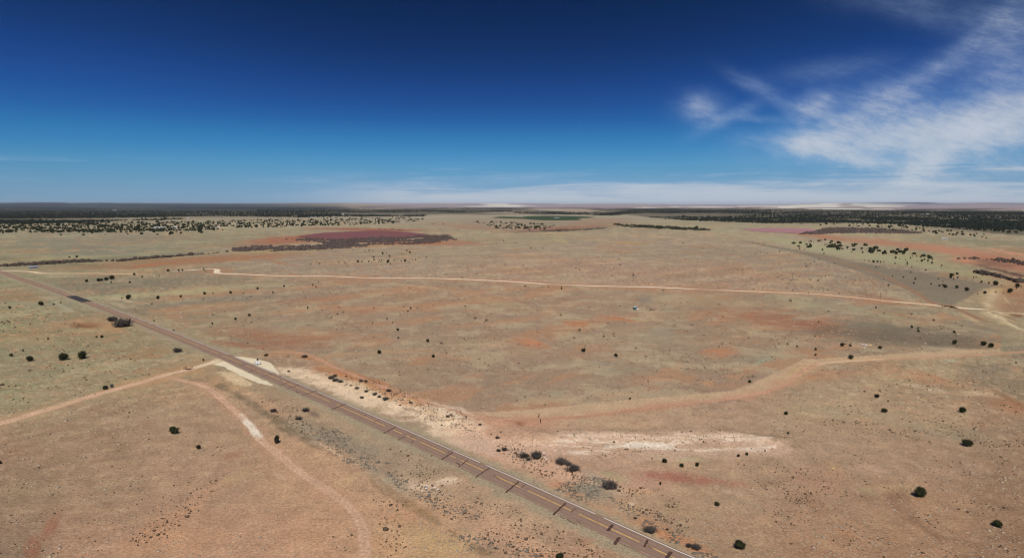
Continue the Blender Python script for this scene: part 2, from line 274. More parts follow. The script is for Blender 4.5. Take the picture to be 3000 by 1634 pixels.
# shapes of bare soil, rock, litter and grass:  px, py, rx, ry, tilt(deg), colour, strength, raggedness
RED, ORG, PAL, WHT, GRN, GRY, DRK, YEL = (152, 108, 86), (182, 132, 102), (200, 174, 146), (220, 200, 180), (150, 141, 120), (136, 124, 110), (98, 84, 70), (172, 158, 120)
PATCH = [
 # central pasture reds and oranges
 (760, 985, 170, 26, 8, RED, .75, .8), (920, 1000, 190, 18, -6, RED, .55, .9), (700, 1010, 90, 14, 6, (150, 90, 70), .6, .8), (985, 873, 70, 9, -8, ORG, .7, .8), (930, 880, 110, 12, -5, RED, .5, .9), (1100, 905, 90, 12, -12, ORG, .55, .9), (1050, 915, 70, 8, -12, RED, .45, .9),
 (860, 960, 120, 22, 0, GRN, .5, .9), (1400, 870, 90, 16, 10, ORG, .5, .9), (1470, 890, 120, 14, 10, YEL, .35, .9), (1520, 880, 40, 8, 14, RED, .5, .8), (1560, 1005, 50, 16, 10, (190, 120, 85), .75, .7), (1685, 947, 45, 11, 3, (178, 112, 80), .8, .6), (1820, 935, 60, 5, 8, (180, 112, 80), .8, .6), (1650, 876, 25, 4, 6, RED, .6, .6),
 (1890, 878, 34, 12, 4, GRY, .75, .5), (1863, 878, 18, 5, 0, RED, .6, .6), (1950, 970, 40, 14, 0, GRY, .6, .6), (1910, 985, 90, 26, 0, GRN, .45, .8), (1980, 920, 60, 30, 0, GRN, .5, .8), (2170, 900, 190, 36, 4, RED, .38, 1.0), (2230, 930, 200, 22, 4, (160, 108, 84), .5, 1.0), (2330, 945, 150, 26, 5, RED, .7, .8), (2400, 955, 70, 16, 8, (150, 98, 76), .6, .7),
 (2060, 880, 160, 28, 4, YEL, .4, 1.0), (2000, 870, 60, 12, 4, PAL, .35, 1.), (2350, 890, 120, 26, 6, (160, 152, 124), .6, .9), (2540, 912, 110, 14, 12, (166, 158, 128), .7, .8), (2620, 930, 120, 10, 14, (166, 158, 128), .6, .8), (2560, 872, 100, 14, 10, (140, 100, 80), .6, .8), (2110, 1030, 60, 16, 0, (184, 124, 92), .8, .5), (2210, 1048, 50, 12, 0, GRN, .55, .8), (2230, 1060, 30, 8, -20, (160, 160, 138), .6, .6),
 (1880, 1110, 60, 22, 0, ORG, .45, .9), (1935, 1120, 70, 18, 10, PAL, .3, .9), (2075, 1122, 26, 12, 0, (190, 140, 105), .7, .6), (2140, 1130, 70, 12, -4, ORG, .45, .8), (1620, 1150, 34, 18, 0, GRN, .55, .7), (1820, 1085, 70, 14, 0, GRN, .5, .8), (1545, 1100, 60, 12, 0, ORG, .3, .9), (1680, 1040, 60, 10, 4, ORG, .3, .9), (1760, 1063, 50, 8, 5, GRY, .5, .7),
 (1440, 1010, 60, 12, 0, PAL, .45, .8), (1380, 1005, 80, 18, 0, YEL, .3, .9), (1000, 1100, 110, 12, 20, ORG, .0, .8), (830, 1040, 40, 8, 0, ORG, .6, .8), (895, 1046, 60, 10, 12, (186, 124, 86), .75, .7),
 # far left and the wash
 (520, 765, 380, 13, -3.5, (158, 112, 84), .8, .5), (700, 760, 220, 7, -4, (165, 112, 84), .5, .8), (450, 775, 110, 5, -7, (172, 108, 78), .75, .7), (820, 770, 45, 3.5, 12, (172, 118, 88), .8, .6), (150, 770, 220, 7, 4, (118, 104, 84), .7, .9), (330, 757, 150, 5, -4, (112, 102, 84), .6, .9), (150, 757, 220, 6, -4, (164, 158, 122), .6, .8), (380, 745, 260, 5, -4, (164, 156, 122), .55, .8),
 (420, 700, 180, 9, 0, (134, 116, 100), .55, .9), (180, 705, 140, 8, 0, (132, 116, 102), .5, .9), (250, 745, 180, 5, 0, (122, 116, 102), .5, .9), (500, 858, 330, 11, -5, (172, 164, 126), .75, .8), (330, 868, 110, 5, -4, (170, 164, 128), .7, .8), (480, 826, 300, 14, -2, (116, 106, 92), .5, 1.), (600, 884, 240, 9, -5, (122, 114, 102), .65, .9), (350, 905, 100, 12, 10, (126, 116, 102), .5, .9), (650, 905, 160, 12, -6, (150, 116, 92), .5, .9), (560, 940, 120, 12, 4, (140, 128, 108), .4, .9), (150, 806, 90, 5, 2, (168, 156, 126), .6, .7),
 (100, 890, 170, 9, 2, (140, 138, 116), .6, .8), (140, 872, 40, 5, 5, PAL, .6, .6), (220, 885, 130, 14, 18, (158, 148, 122), .6, .8), (250, 953, 52, 10, 0, (110, 74, 52), .9, .4), (260, 945, 90, 14, 0, (186, 140, 106), .55, .6), (330, 965, 50, 10, 8, (180, 138, 104), .7, .6), (250, 968, 70, 6, 0, (176, 160, 120), .6, .8), (430, 1035, 70, 18, -10, (160, 116, 84), .5, .9), (90, 1000, 150, 14, 0, (150, 144, 112), .4, .9), (60, 870, 90, 10, 5, (140, 118, 84), .35, 1.),
 (360, 878, 45, 8, 6, PAL, .55, .7), (350, 895, 30, 6, 20, PAL, .5, .7), (180, 895, 40, 6, 25, (176, 168, 148), .6, .7),
 # pond surroundings
 (880, 700, 200, 14, -5, (158, 98, 76), .8, .5), (800, 703, 90, 8, -4, (164, 106, 82), .65, .6), (1220, 712, 180, 7, 1, (160, 96, 72), .75, .6), (1300, 700, 130, 6, 8, (158, 100, 78), .6, .7), (1080, 672, 200, 4, 1, (150, 82, 66), .8, .4), (1010, 722, 330, 5, -2, (176, 126, 84), .6, .6), (820, 735, 160, 6, -2, (172, 150, 104), .7, .7), (1380, 665, 160, 9, 4, (160, 118, 96), .6, .9), (1650, 668, 160, 6, -3, (150, 92, 74), .75, .8), (1600, 677, 120, 3.5, -2, (104, 84, 80), .7, .6), (1760, 650, 110, 14, -3, (156, 116, 96), .6, .9), (1620, 683, 80, 3, 0, (196, 172, 132), .6, .6),
 (1640, 705, 26, 5, 8, (192, 164, 116), .75, .6), (1760, 702, 30, 3, 4, (190, 164, 116), .6, .6), (1840, 712, 70, 5, 3, (182, 142, 98), .75, .6), (1080, 765, 110, 7, 0, (184, 166, 136), .5, .7), (1110, 690, 520, 4, 0, (160, 148, 120), .0, .8), (1250, 742, 200, 8, 0, (150, 140, 116), .4, .9), (1600, 700, 420, 8, 0, (150, 140, 116), .25, 1.),
 # right side: red bottoms and pale grass
 (2420, 695, 170, 7, 8, (172, 118, 92), .85, .5), (2650, 718, 240, 10, 7, (176, 122, 98), .9, .5), (2860, 745, 210, 17, 9, (184, 128, 104), .9, .5), (2960, 775, 120, 20, 10, (168, 110, 90), .8, .5), (2900, 770, 90, 12, 5, (120, 92, 78), .75, .8), (2960, 740, 100, 4, 9, (214, 146, 120), .7, .4), (2830, 763, 50, 8, 8, (206, 136, 110), .7, .6), (2960, 800, 100, 5, 14, (84, 62, 54), .8, .6), (2990, 850, 90, 30, 10, (164, 120, 90), .6, .7),
 (2500, 745, 260, 14, 9, (164, 156, 124), .8, .4), (2300, 705, 160, 9, 8, (168, 158, 124), .7, .5), (2720, 770, 180, 20, 12, (162, 154, 118), .7, .6), (2860, 810, 100, 10, 12, (166, 158, 118), .6, .7), (2600, 690, 300, 5, 3, (170, 156, 118), .6, .7), (2450, 672, 180, 5, 3, (176, 162, 124), .6, .7), (2500, 650, 240, 4, 2, (178, 164, 132), .6, .8), (2850, 705, 220, 8, 4, (126, 116, 98), .5, .8), (2860, 672, 190, 10, 4, (108, 94, 82), .55, .9),
 (2910, 880, 50, 30, 40, (192, 162, 128), .7, .7), (2920, 925, 50, 18, 20, (206, 176, 140), .8, .6), (2960, 948, 60, 10, 20, (200, 176, 138), .7, .7), (2920, 860, 30, 20, 60, (190, 158, 124), .6, .7), (2960, 890, 50, 30, 0, (150, 108, 84), .6, .8), (2840, 930, 40, 5, 25, (200, 166, 128), .7, .5),
 (2905, 868, 12, 22, 30, (210, 184, 152), .8, .8), (2893, 893, 16, 8, 20, (212, 186, 154), .8, .7), (2920, 918, 34, 5, 12, (226, 204, 172), .9, .7), (2942, 936, 40, 4, 22, (228, 208, 178), .85, .7), (2975, 958, 36, 4, 24, (222, 200, 164), .8, .7), (2940, 925, 60, 3, 18, (120, 92, 66), .7, .8), (2965, 945, 50, 3, 22, (116, 92, 70), .7, .8), (2985, 925, 20, 6, 0, (110, 70, 52), .7, .7), (2950, 880, 24, 3, 50, (206, 178, 136), .7, .6), (2970, 862, 40, 12, 10, (158, 112, 84), .7, .8), (2915, 852, 30, 4, -14, (196, 172, 120), .7, .6),
 # dark damp pasture on the right
 (2640, 985, 270, 34, 4, (112, 98, 84), .85, .45), (2800, 1000, 130, 20, 5, (116, 102, 86), .7, .6), (2560, 955, 130, 16, 8, (122, 110, 96), .6, .7), (2850, 960, 100, 10, 10, (120, 108, 94), .6, .7), (2620, 920, 160, 7, 9, (156, 112, 88), .45, .8), (2700, 945, 160, 12, 6, (156, 120, 94), .5, .8), (2830, 962, 130, 6, 9, (170, 158, 130), .55, .7), (2535, 1012, 60, 9, 0, (176, 140, 116), .5, .9), (2420, 1010, 70, 8, 4, (186, 146, 120), .5, .8), (2300, 1045, 70, 12, 4, (160, 156, 128), .4, .9),
 (2740, 875, 120, 12, 10, (122, 112, 98), .45, .8),
 # right foreground
 (2440, 1100, 130, 24, 8, ORG, .5, .9), (2640, 1090, 170, 22, 10, ORG, .45, .9), (2750, 1115, 130, 20, 12, (180, 126, 96), .5, .9), (2670, 1128, 60, 6, 8, (198, 170, 146), .6, .8), (2740, 1143, 30, 7, 10, (212, 184, 156), .8, .6), (2880, 1153, 70, 7, 6, (204, 174, 146), .75, .7), (2930, 1155, 60, 10, 22, (200, 160, 130), .5, .8), (2960, 1170, 80, 8, 28, (112, 84, 62), .6, .6), (2970, 1190, 90, 22, 12, (162, 112, 84), .65, .7), (2790, 1057, 24, 5, 5, (176, 168, 142), .8, .6), (2350, 1078, 40, 20, -20, (196, 160, 120), .5, .8), (2360, 1110, 60, 10, -10, (188, 132, 96), .5, .8), (2900, 1090, 130, 24, 8, (136, 122, 106), .5, .9),
 (2560, 1372, 55, 9, 14, (190, 154, 130), .8, .5), (2420, 1400, 110, 40, 10, (172, 128, 106), .55, .9), (2620, 1475, 30, 20, 45, (146, 108, 88), .7, .7), (2400, 1490, 40, 22, 45, (160, 116, 88), .55, .8), (2480, 1560, 70, 20, 20, (168, 118, 90), .4, .9), (2640, 1430, 60, 16, 0, (180, 150, 112), .6, .8), (2440, 1375, 50, 25, 45, (180, 140, 108), .5, .9), (2540, 1440, 40, 14, 25, (150, 136, 104), .5, .9), (2800, 1270, 160, 26, 8, (142, 132, 108), .45, .9), (2520, 1250, 190, 16, 6, (158, 124, 98), .4, .9), (2460, 1200, 160, 16, 3, (164, 150, 122), .4, .9),
 # ledge and road cut
 (1850, 1288, 330, 17, 0, (206, 172, 148), .75, .6), (1700, 1300, 200, 18, 0, (196, 158, 134), .6, .8), (1870, 1308, 110, 10, 0, (222, 206, 192), .9, .5), (1770, 1283, 60, 10, 4, (216, 186, 164), .7, .7), (2080, 1283, 40, 7, 0, (222, 198, 178), .7, .6), (2190, 1290, 80, 14, 6, (204, 176, 152), .6, .8), (2240, 1305, 40, 10, 10, (222, 200, 182), .6, .8), (1640, 1308, 120, 3, 0, (226, 204, 184), .7, .6), (1700, 1328, 100, 3, 0, (224, 204, 184), .6, .7), (1960, 1330, 200, 14, 0, (160, 136, 116), .6, .8), (2080, 1325, 150, 10, 0, (176, 150, 130), .5, .8), (2100, 1318, 160, 2.5, 2, (214, 188, 166), .6, .7),
 (1290, 1205, 120, 14, 24, (216, 188, 158), .85, .6), (1180, 1180, 150, 18, 24, (212, 182, 148), .85, .7), (1060, 1140, 130, 16, 26, (212, 180, 148), .8, .7), (960, 1118, 60, 10, 26, (212, 174, 146), .7, .7), (1330, 1250, 110, 26, 26, (206, 180, 146), .75, .8), (1240, 1225, 90, 12, 26, (202, 174, 140), .6, .8), (1400, 1290, 70, 20, 26, (206, 168, 146), .6, .8), (1010, 1098, 110, 13, 14, (184, 124, 88), .8, .6), (1080, 1112, 90, 10, 18, (180, 116, 80), .6, .7), (1120, 1155, 90, 12, 25, (182, 138, 102), .5, .8), (1190, 1190, 120, 8, 22, (180, 138, 104), .5, .8), (840, 1083, 40, 8, 10, (210, 178, 152), .7, .7), (960, 1090, 60, 6, -4, (160, 148, 126), .6, .7),
 (1430, 1240, 110, 18, 4, (190, 142, 114), .7, .6), (1540, 1238, 90, 16, 0, (190, 138, 112), .7, .7), (1525, 1243, 18, 9, 0, (150, 104, 78), .7, .5), (1460, 1310, 90, 30, 20, (190, 138, 116), .6, .8), (1400, 1330, 60, 20, 25, (196, 150, 124), .4, .9), (1600, 1370, 130, 26, 24, (204, 158, 132), .7, .8), (1560, 1345, 60, 20, 20, (160, 144, 126), .5, .8), (1740, 1420, 70, 40, 30, (140, 130, 116), .8, .6), (1700, 1440, 60, 24, 26, (140, 130, 114), .6, .8), (1790, 1430, 60, 14, 20, (206, 174, 154), .5, .8), (1850, 1410, 110, 14, 8, (196, 148, 128), .6, .8), (2010, 1400, 150, 20, 6, (160, 102, 86), .75, .8), (2100, 1410, 120, 14, 6, (164, 108, 90), .5, .9), (2140, 1440, 40, 8, 10, (204, 168, 148), .6, .7), (1880, 1440, 60, 8, 6, (200, 152, 120), .6, .8), (1800, 1395, 50, 16, 20, (164, 156, 118), .6, .8), (2000, 1345, 110, 9, 2, (178, 168, 132), .5, .8), (1920, 1545, 70, 30, 24, (190, 130, 96), .7, .8), (2010, 1600, 110, 36, 20, (184, 122, 88), .65, .8), (1860, 1490, 80, 20, 24, (176, 136, 106), .5, .9), (1850, 1475, 10, 7, 0, (216, 190, 168), .7, .6), (1960, 1480, 130, 22, 14, (166, 140, 110), .5, .8), (1330, 1450, 140, 14, 26, (158, 146, 124), .0, .8),
 # left of the road
 (740, 1160, 60, 12, 30, (204, 166, 134), .7, .8), (700, 1110, 40, 12, 30, (214, 186, 150), .8, .6), (790, 1190, 70, 18, 36, (196, 152, 120), .5, .9), (1000, 1300, 140, 40, 25, (140, 128, 112), .75, .8), (920, 1212, 28, 12, 20, (116, 94, 84), .7, .6), (880, 1260, 60, 24, 28, (148, 136, 116), .6, .8), (980, 1330, 60, 7, 30, (206, 170, 142), .7, .7), (925, 1300, 30, 6, 25, (212, 172, 148), .6, .7), (1080, 1370, 80, 16, 26, (150, 142, 124), .5, .8), (1240, 1425, 70, 16, 20, (206, 174, 150), .65, .8), (1310, 1405, 40, 8, -8, (224, 198, 178), .7, .7), (1150, 1415, 80, 22, 24, (154, 144, 126), .6, .8), (1200, 1460, 80, 20, 24, (168, 144, 120), .4, .9), (1250, 1520, 90, 30, 26, (182, 142, 112), .5, .9), (1480, 1560, 150, 40, 26, (196, 152, 124), .6, .9), (1360, 1550, 60, 20, 26, (148, 134, 104), .5, .9), (1610, 1634, 60, 20, 0, (194, 138, 108), .7, .7), (1270, 1580, 130, 50, 20, (190, 156, 114), .7, .7), (1240, 1500, 40, 14, 22, (150, 120, 84), .5, .8), (1000, 1415, 80, 12, -24, (196, 160, 124), .6, .6), (1100, 1600, 110, 40, 10, (190, 140, 108), .5, .8), (1180, 1510, 90, 40, 0, (190, 142, 112), .6, .8), (930, 1580, 80, 50, 0, (186, 146, 112), .4, .9),
 # bare strip with brush piles, bottom left, and red wash
 (500, 1520, 170, 26, -30, (186, 140, 112), .8, .6), (600, 1440, 100, 12, -28, (192, 146, 118), .6, .7), (440, 1590, 110, 30, -20, (188, 142, 112), .8, .7), (560, 1590, 120, 34, -10, (186, 140, 110), .6, .8), (150, 1540, 22, 50, 32, (152, 104, 82), .7, .35), (95, 1605, 26, 40, 15, (148, 98, 76), .75, .4), (310, 1346, 120, 10, -8, (142, 112, 92), .5, .8), (150, 1460, 90, 10, -10, (138, 112, 92), .45, .8), (680, 1335, 40, 10, -16, (164, 118, 94), .7, .7), (300, 1430, 60, 12, 0, (150, 132, 106), .4, .9), (700, 1390, 60, 10, -28, (176, 152, 110), .5, .8), (110, 1440, 120, 40, 0, (150, 130, 104), .3, .9), (800, 1330, 40, 12, 10, (196, 152, 126), .6, .7), (650, 1120, 90, 26, 20, (182, 140, 104), .6, .8), (120, 1130, 8, 4, 0, (196, 172, 142), .8, .5), (820, 1395, 25, 8, 20, (210, 174, 150), .6, .6),
]
POLY = [  # fenced fields seen as changes of ground cover: polygon px, colour, strength
 ([(1395, 1210), (1600, 1195), (1850, 1170), (2150, 1143), (2200, 1124), (2355, 1052), (2500, 1044), (2790, 1025), (2932, 1021), (2938, 980), (2905, 962), (2735, 905), (2650, 893), (2300, 862), (1900, 845), (1500, 830), (1100, 818), (700, 806), (360, 880), (560, 960), (760, 1040), (930, 1055), (1100, 1118), (1250, 1170)], (150, 128, 106), .20),
 ([(1395, 1210), (1600, 1195), (1850, 1170), (2150, 1143), (2200, 1124), (2355, 1052), (2500, 1044), (2790, 1025), (2932, 1021), (2932, 1029), (2790, 1040), (2500, 1058), (2390, 1070), (2330, 1108), (2250, 1146), (2000, 1185), (1700, 1220), (1500, 1228)], (190, 158, 129), .92),
 ([(2165, 702), (2420, 747), (2560, 777), (2700, 802), (2950, 840), (2882, 846), (2795, 892), (2740, 890), (2640, 840), (2500, 790), (2350, 745), (2200, 712)], (124, 112, 98), .72),
 ([(2882, 846), (2990, 835), (3000, 880), (2900, 900), (2800, 897)], (166, 150, 120), .4),
 ([(2760, 903), (2905, 962), (2938, 980), (2932, 1020), (3000, 1010), (3000, 930), (2880, 912)], (164, 146, 116), .45),
]

def paint(x, y):
    r = np.hypot(x, y); az = np.arctan2(x, y)
    a2 = np.clip(az, -1.2, 1.2)
    px, py = to_chart(r * np.sin(a2), np.maximum(r * np.cos(a2), 1.0))
    py = np.clip(py, 599, 2600)
    # base: blend of the soil colours listed around each place, corner vignette included
    ly = np.log(np.maximum(py - 592, 4)); lx = px / 700.0
    num = np.zeros((len(x), 3)); den = np.zeros(len(x))
    B = np.array(BASE, float)
    k = (B[:, 0] >= 900) & (B[:, 0] <= 2400) & (B[:, 1] > 700) & (B[:, 1] < 1200); B[k, 2:] += (6, 0, 6)
    k = (B[:, 0] <= 350) & (B[:, 1] > 800) & (B[:, 1] < 1100); B[k, 2:] += (-6, -5, -4)
    k = B[:, 1] > 1180; B[k, 2:] += (4, -2, 2)
    k = (B[:, 0] >= 2900) & (B[:, 1] > 800) & (B[:, 1] < 960); B[k, 2:] = (158, 132, 106)
    for bx, by, *c in B:
        w = 1.0 / ((lx - bx / 700.0) ** 2 + ((ly - math.log(max(by - 592, 4))) * 1.6) ** 2 + 0.012) ** 2
        num += w[:, None] * np.array(c)[None]; den += w
    c = num / den[:, None]
    def mix(c, colr, m): return c + (np.atleast_2d(np.array(colr, float)) - c) * m[:, None]
    # natural mosaic of grass, litter and soil at several sizes
    big = fbm(x, y, 700, 4, 2.2); med = fbm(x, y, 130, 4, 5.1); sml = fbm(x, y, 30, 4, 8.4); tin = fbm(x, y, 7.5, 4, 12.9)
    st = fbm((x * .78 + y * .62) * .38, (y * .78 - x * .62) * 1.25, 46, 5, 21., .58)
    fade = sstep(5200, 1500, r) * (.15 + .85 * sstep(230, 480, r)); nearw = sstep(1500, 300, r)
    c = mix(c, (176, 128, 96), np.clip(sstep(.18, .5, med + .55 * sml + .4 * tin) * .40, 0, 1) * fade)
    c = mix(c, np.where((px < 620)[:, None], (146, 138, 110), (150, 132, 112)), sstep(.14, .5, -med + .5 * st + .4 * tin) * .26 * fade)
    c = mix(c, (186, 164, 132), sstep(.24, .5, st + .5 * sml + .45 * tin) * .34 * fade)
    c = mix(c, (142, 116, 94), sstep(.26, .52, -st + .5 * sml + .45 * tin) * .36 * fade)
    c *= (1 + .06 * big * sstep(300, 3000, r) + .06 * sml * fade + .06 * tin * nearw)[:, None]
    # clumps of dead grass and stones, too many to model
    near2 = sstep(1600, 500, r) * (.35 + .65 * sstep(200, 420, r)); patchy = .45 + .55 * sstep(-.2, .35, fbm(x, y, 55, 3, 81.))
    c = mix(c, (116, 94, 72), sstep(.38, .56, fbm(x, y, 2.6, 3, 85.)) * .62 * near2 * patchy)
    c = mix(c, (204, 180, 150), sstep(.40, .58, fbm(x, y, 3.4, 3, 89.)) * .46 * near2)
    c = mix(c, (184, 130, 98), sstep(.36, .56, fbm(x, y, 9.0, 5, 93., .6)) * .45 * near2 * (.3 + .7 * sstep(240, 520, r)))
    pas = in_poly(px, py, POLY[0][0])
    c = mix(c, (142, 123, 104), pas * .40)
    c = mix(c, (180, 130, 98), pas * sstep(.12, .40, fbm((x * .78 + y * .62) * .6, (y * .78 - x * .62) * 1.2, 60, 6, 31., .65)) * .50)
    c = mix(c, (188, 168, 138), pas * sstep(.18, .42, fbm(x, y, 30, 5, 35., .65)) * .42)
    # far-off country, broken by low woodland and bare flats
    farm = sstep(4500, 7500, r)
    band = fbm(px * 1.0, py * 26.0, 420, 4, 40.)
    c = mix(c, (156, 140, 150), sstep(9500, 17000, r) * .85 * sstep(900, 1250, px))  # distance haze put into the soil colour as a mauve tint
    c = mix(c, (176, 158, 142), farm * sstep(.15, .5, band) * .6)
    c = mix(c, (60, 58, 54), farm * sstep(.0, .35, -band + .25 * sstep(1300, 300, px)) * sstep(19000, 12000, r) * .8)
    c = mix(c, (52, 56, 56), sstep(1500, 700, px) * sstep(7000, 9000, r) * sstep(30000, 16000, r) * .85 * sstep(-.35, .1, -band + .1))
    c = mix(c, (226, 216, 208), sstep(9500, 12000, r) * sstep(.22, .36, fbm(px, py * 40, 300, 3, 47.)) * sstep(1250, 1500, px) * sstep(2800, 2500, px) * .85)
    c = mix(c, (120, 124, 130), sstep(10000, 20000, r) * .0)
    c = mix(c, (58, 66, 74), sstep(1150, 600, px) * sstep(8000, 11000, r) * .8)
    c = mix(c, (40, 62, 100), sstep(2400, 2700, px) * sstep(34000, 46000, r) * .9)  # blue of distant air painted onto the mesa at far right
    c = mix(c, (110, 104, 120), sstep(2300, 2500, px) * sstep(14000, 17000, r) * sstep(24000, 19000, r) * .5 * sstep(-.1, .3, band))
    # shapes, ragged at their edges with ground-scale noise
    depth_f = np.clip(F * H / np.maximum(r, 30) ** 2, 0.004, 8)     # px of depth per metre
    wn = fbm(x, y, 26, 4, 60.); wn2 = fbm(x, y, 120, 4, 64.); wn3 = fbm(x, y, 5.0, 3, 68.)
    # verges of the highway
    off = road_off(x, y); s_, t_ = road_st(x, y)
    onr = (r < 1600) & (np.abs(off) < 60)
    vs = np.where(onr, sstep(26, 15, np.abs(off) + 6 * wn) * sstep(3.5, 5, np.abs(off)), 0)
    c = mix(c, (150, 142, 116), vs * .18 * (1 + .8 * sml))
    c = mix(c, (160, 143, 120), np.where(onr, sstep(9.5, 6.5, np.abs(off) + 2.0 * wn3 + 1.5 * wn), 0) * .75)
    c = mix(c, (132, 110, 92), np.where(onr, sstep(5.6, 4.4, np.abs(off) + .6 * wn3), 0) * .5)
    rdm = np.where(onr & (np.abs(off) > 4), 1., 0.)
    for k, (pl, colr, s) in enumerate(POLY[1:]):
        wob = .8 * wn
        m = in_poly(px + wob * 2, py + wob * np.minimum(2.2, depth_f * 2), pl)
        c = mix(c, colr, m * s * (1 + .25 * med))
    for X0, Y0, rx, ry, rot, colr, s, rag in PATCH:
        if s <= 0: continue
        R0 = max(rx, ry) * 2.2
        sel = np.nonzero((np.abs(px - X0) < R0) & (np.abs(py - Y0) < R0))[0]
        if not len(sel): continue
        a = math.radians(rot); dx = px[sel] - X0; dy = py[sel] - Y0
        q = np.hypot((dx * math.cos(a) + dy * math.sin(a)) / rx, (-dx * math.sin(a) + dy * math.cos(a)) / ry)
        mscale = ry / depth_f[sel]           # patch depth in metres
        w = np.where(mscale > 60, wn2[sel], wn[sel]) * .75 + .5 * wn[sel] + .35 * wn3[sel] * (mscale < 40)
        m = sstep(1.25, .55 - .25 * rag, q + rag * .55 * w)
        brk = np.where(mscale > 60, .5 * wn[sel] + .8 * wn2[sel], .7 * wn3[sel] + .6 * wn[sel])
        m = m * (1 - rag * .75 * sstep(-.05, -.55, brk) - .25 * rag * sstep(.3, -.3, tin[sel]))
        c[sel] = mix(c[sel], colr, m * s)
    # worn soil either side of the tracks
    def halo(pts, wm, colr, s):
        P = W(pts); sel = np.nonzero((x > P[:, 0].min() - 60) & (x < P[:, 0].max() + 60) & (y > P[:, 1].min() - 60) & (y < P[:, 1].max() + 60))[0]
        d = seg_dist(x[sel], y[sel], P)
        c[sel] = mix(c[sel], colr, sstep(1.05, .35, d / wm + .55 * wn[sel] + .5 * wn3[sel]) * s * (1 - .45 * sstep(.05, .45, tin[sel] - .5 * wn3[sel])))
    halo(GRAVEL[13:40], 22, (176, 124, 94), .6); halo(GRAVEL[:9], 14, (186, 150, 118), .5)
    halo(DIRT_L, 7, (184, 146, 114), .7); halo(DIRT_L[5:], 14, (182, 140, 104), .5); halo(DIRT_B, 4.2, (186, 142, 116), .6)
    halo(DIRT_F[:10], 5, (182, 136, 102), .6); halo(DIRT_F[9:21], 5.5, (188, 140, 114), .6); halo(DIRT_F[20:], 5, (190, 154, 120), .5)
    halo(DIRT_R, 5, (160, 122, 98), .5)
    halo([(930, 1040), (1100, 1032), (1250, 1027), (1300, 1040), (1370, 1052)], 4.5, (184, 142, 108), .5)
    halo([(1150, 830), (1260, 843), (1345, 856)], 6, (190, 160, 126), .6)
    halo([(2280, 797), (2330, 812), (2400, 838), (2460, 850)], 6, (182, 154, 120), .5)
    halo([(2680, 1520), (2760, 1590), (2830, 1634)], 3, (128, 98, 76), .5); halo([(2630, 1450), (2680, 1520)], 4, (140, 106, 86), .5)
    # pale cut banks
    halo([(845, 1086), (905, 1112), (985, 1142), (1060, 1164), (1130, 1190), (1200, 1212), (1290, 1238), (1340, 1262), (1400, 1292)], 11, (220, 190, 164), .95); halo([(880, 1094), (960, 1118), (1060, 1148), (1180, 1186), (1280, 1216), (1380, 1256)], 5, (218, 188, 160), .7)
    halo([(1255, 1190), (1310, 1206), (1360, 1228), (1385, 1252)], 8, (216, 188, 164), .9)
    halo([(1385, 1252), (1440, 1300), (1500, 1335), (1560, 1360), (1640, 1395)], 9, (206, 160, 134), .6)
    halo([(1330, 1295), (1420, 1308), (1560, 1306), (1700, 1290), (1900, 1292), (2100, 1284), (2230, 1300)], 8, (198, 164, 142), .65); halo([(1420, 1300), (1560, 1322), (1750, 1326), (1950, 1324), (2150, 1318), (2270, 1322)], 10, (198, 162, 142), .65); halo([(1520, 1350), (1640, 1372), (1720, 1400)], 7, (204, 164, 140), .5)
    for q, (ya, xa, xb) in enumerate([(1283, 1560, 2250), (1291, 1700, 2280), (1299, 1580, 2050), (1308, 1620, 1780), (1314, 1760, 2290), (1322, 1640, 1800), (1327, 1690, 1900), (1318, 2050, 2300)]):
        n_ = 9; xs = np.linspace(xa, xb, n_)
        for j in range(n_ - 1):
            if (j * 7 + q * 5) % 4: halo([(xs[j] - 12, ya + 2 * math.sin(j + q)), (xs[j + 1] - 20, ya + 2 * math.sin(j + 1 + q))], .7 + .4 * ((j * 3 + q) % 3), (224, 202, 184), .68)
    halo([(1780, 1308), (1850, 1305), (1960, 1308)], 3.2, (224, 206, 192), .8)
    halo([(650, 1090), (690, 1112), (720, 1130)], 4, (220, 190, 156), .8); halo([(920, 1300), (960, 1318), (995, 1335)], 2.5, (214, 180, 152), .8)
    halo([(1230, 1425), (1290, 1412), (1340, 1400)], 3.5, (216, 186, 160), .7); halo([(1640, 1430), (1720, 1480), (1800, 1520), (1900, 1570), (2020, 1620)], 5, (192, 136, 104), .5)
    halo([(940, 1088), (1010, 1100), (1080, 1124), (1150, 1158), (1230, 1188)], 6, (186, 126, 90), .6)
    c = mix(c, (162, 144, 121), np.where(onr, sstep(7.5, 5.2, np.abs(off) + 1.2 * wn3 + 1.0 * wn) * sstep(3.8, 4.6, np.abs(off)), 0) * .75)
    # fence-line litter
    halo([(640, 1130), (720, 1175), (840, 1255), (980, 1340)], 2.5, (116, 98, 80), .6)
    halo([(1090, 1405), (1200, 1480), (1330, 1560), (1420, 1620)], 2.0, (132, 106, 80), .5)
    for pl in ([(0, 645), (300, 640), (900, 630), (1000, 628), (1000, 612), (0, 612)], [(1000, 628), (1500, 622), (1800, 630), (1500, 612), (1000, 614)], [(1900, 637), (2250, 652), (2600, 655), (3000, 690), (3000, 617), (2250, 612), (1700, 612)], [(0, 658), (300, 650), (300, 645), (0, 645)]):
        c = mix(c, (82, 76, 66), in_poly(px + 8 * band, py + 3 * band, pl) * .6)
    c = np.clip(c, 20, 245)
    return np.clip(s2l(c) / LIGHT[None], .004, .9)

ground = build_ground()

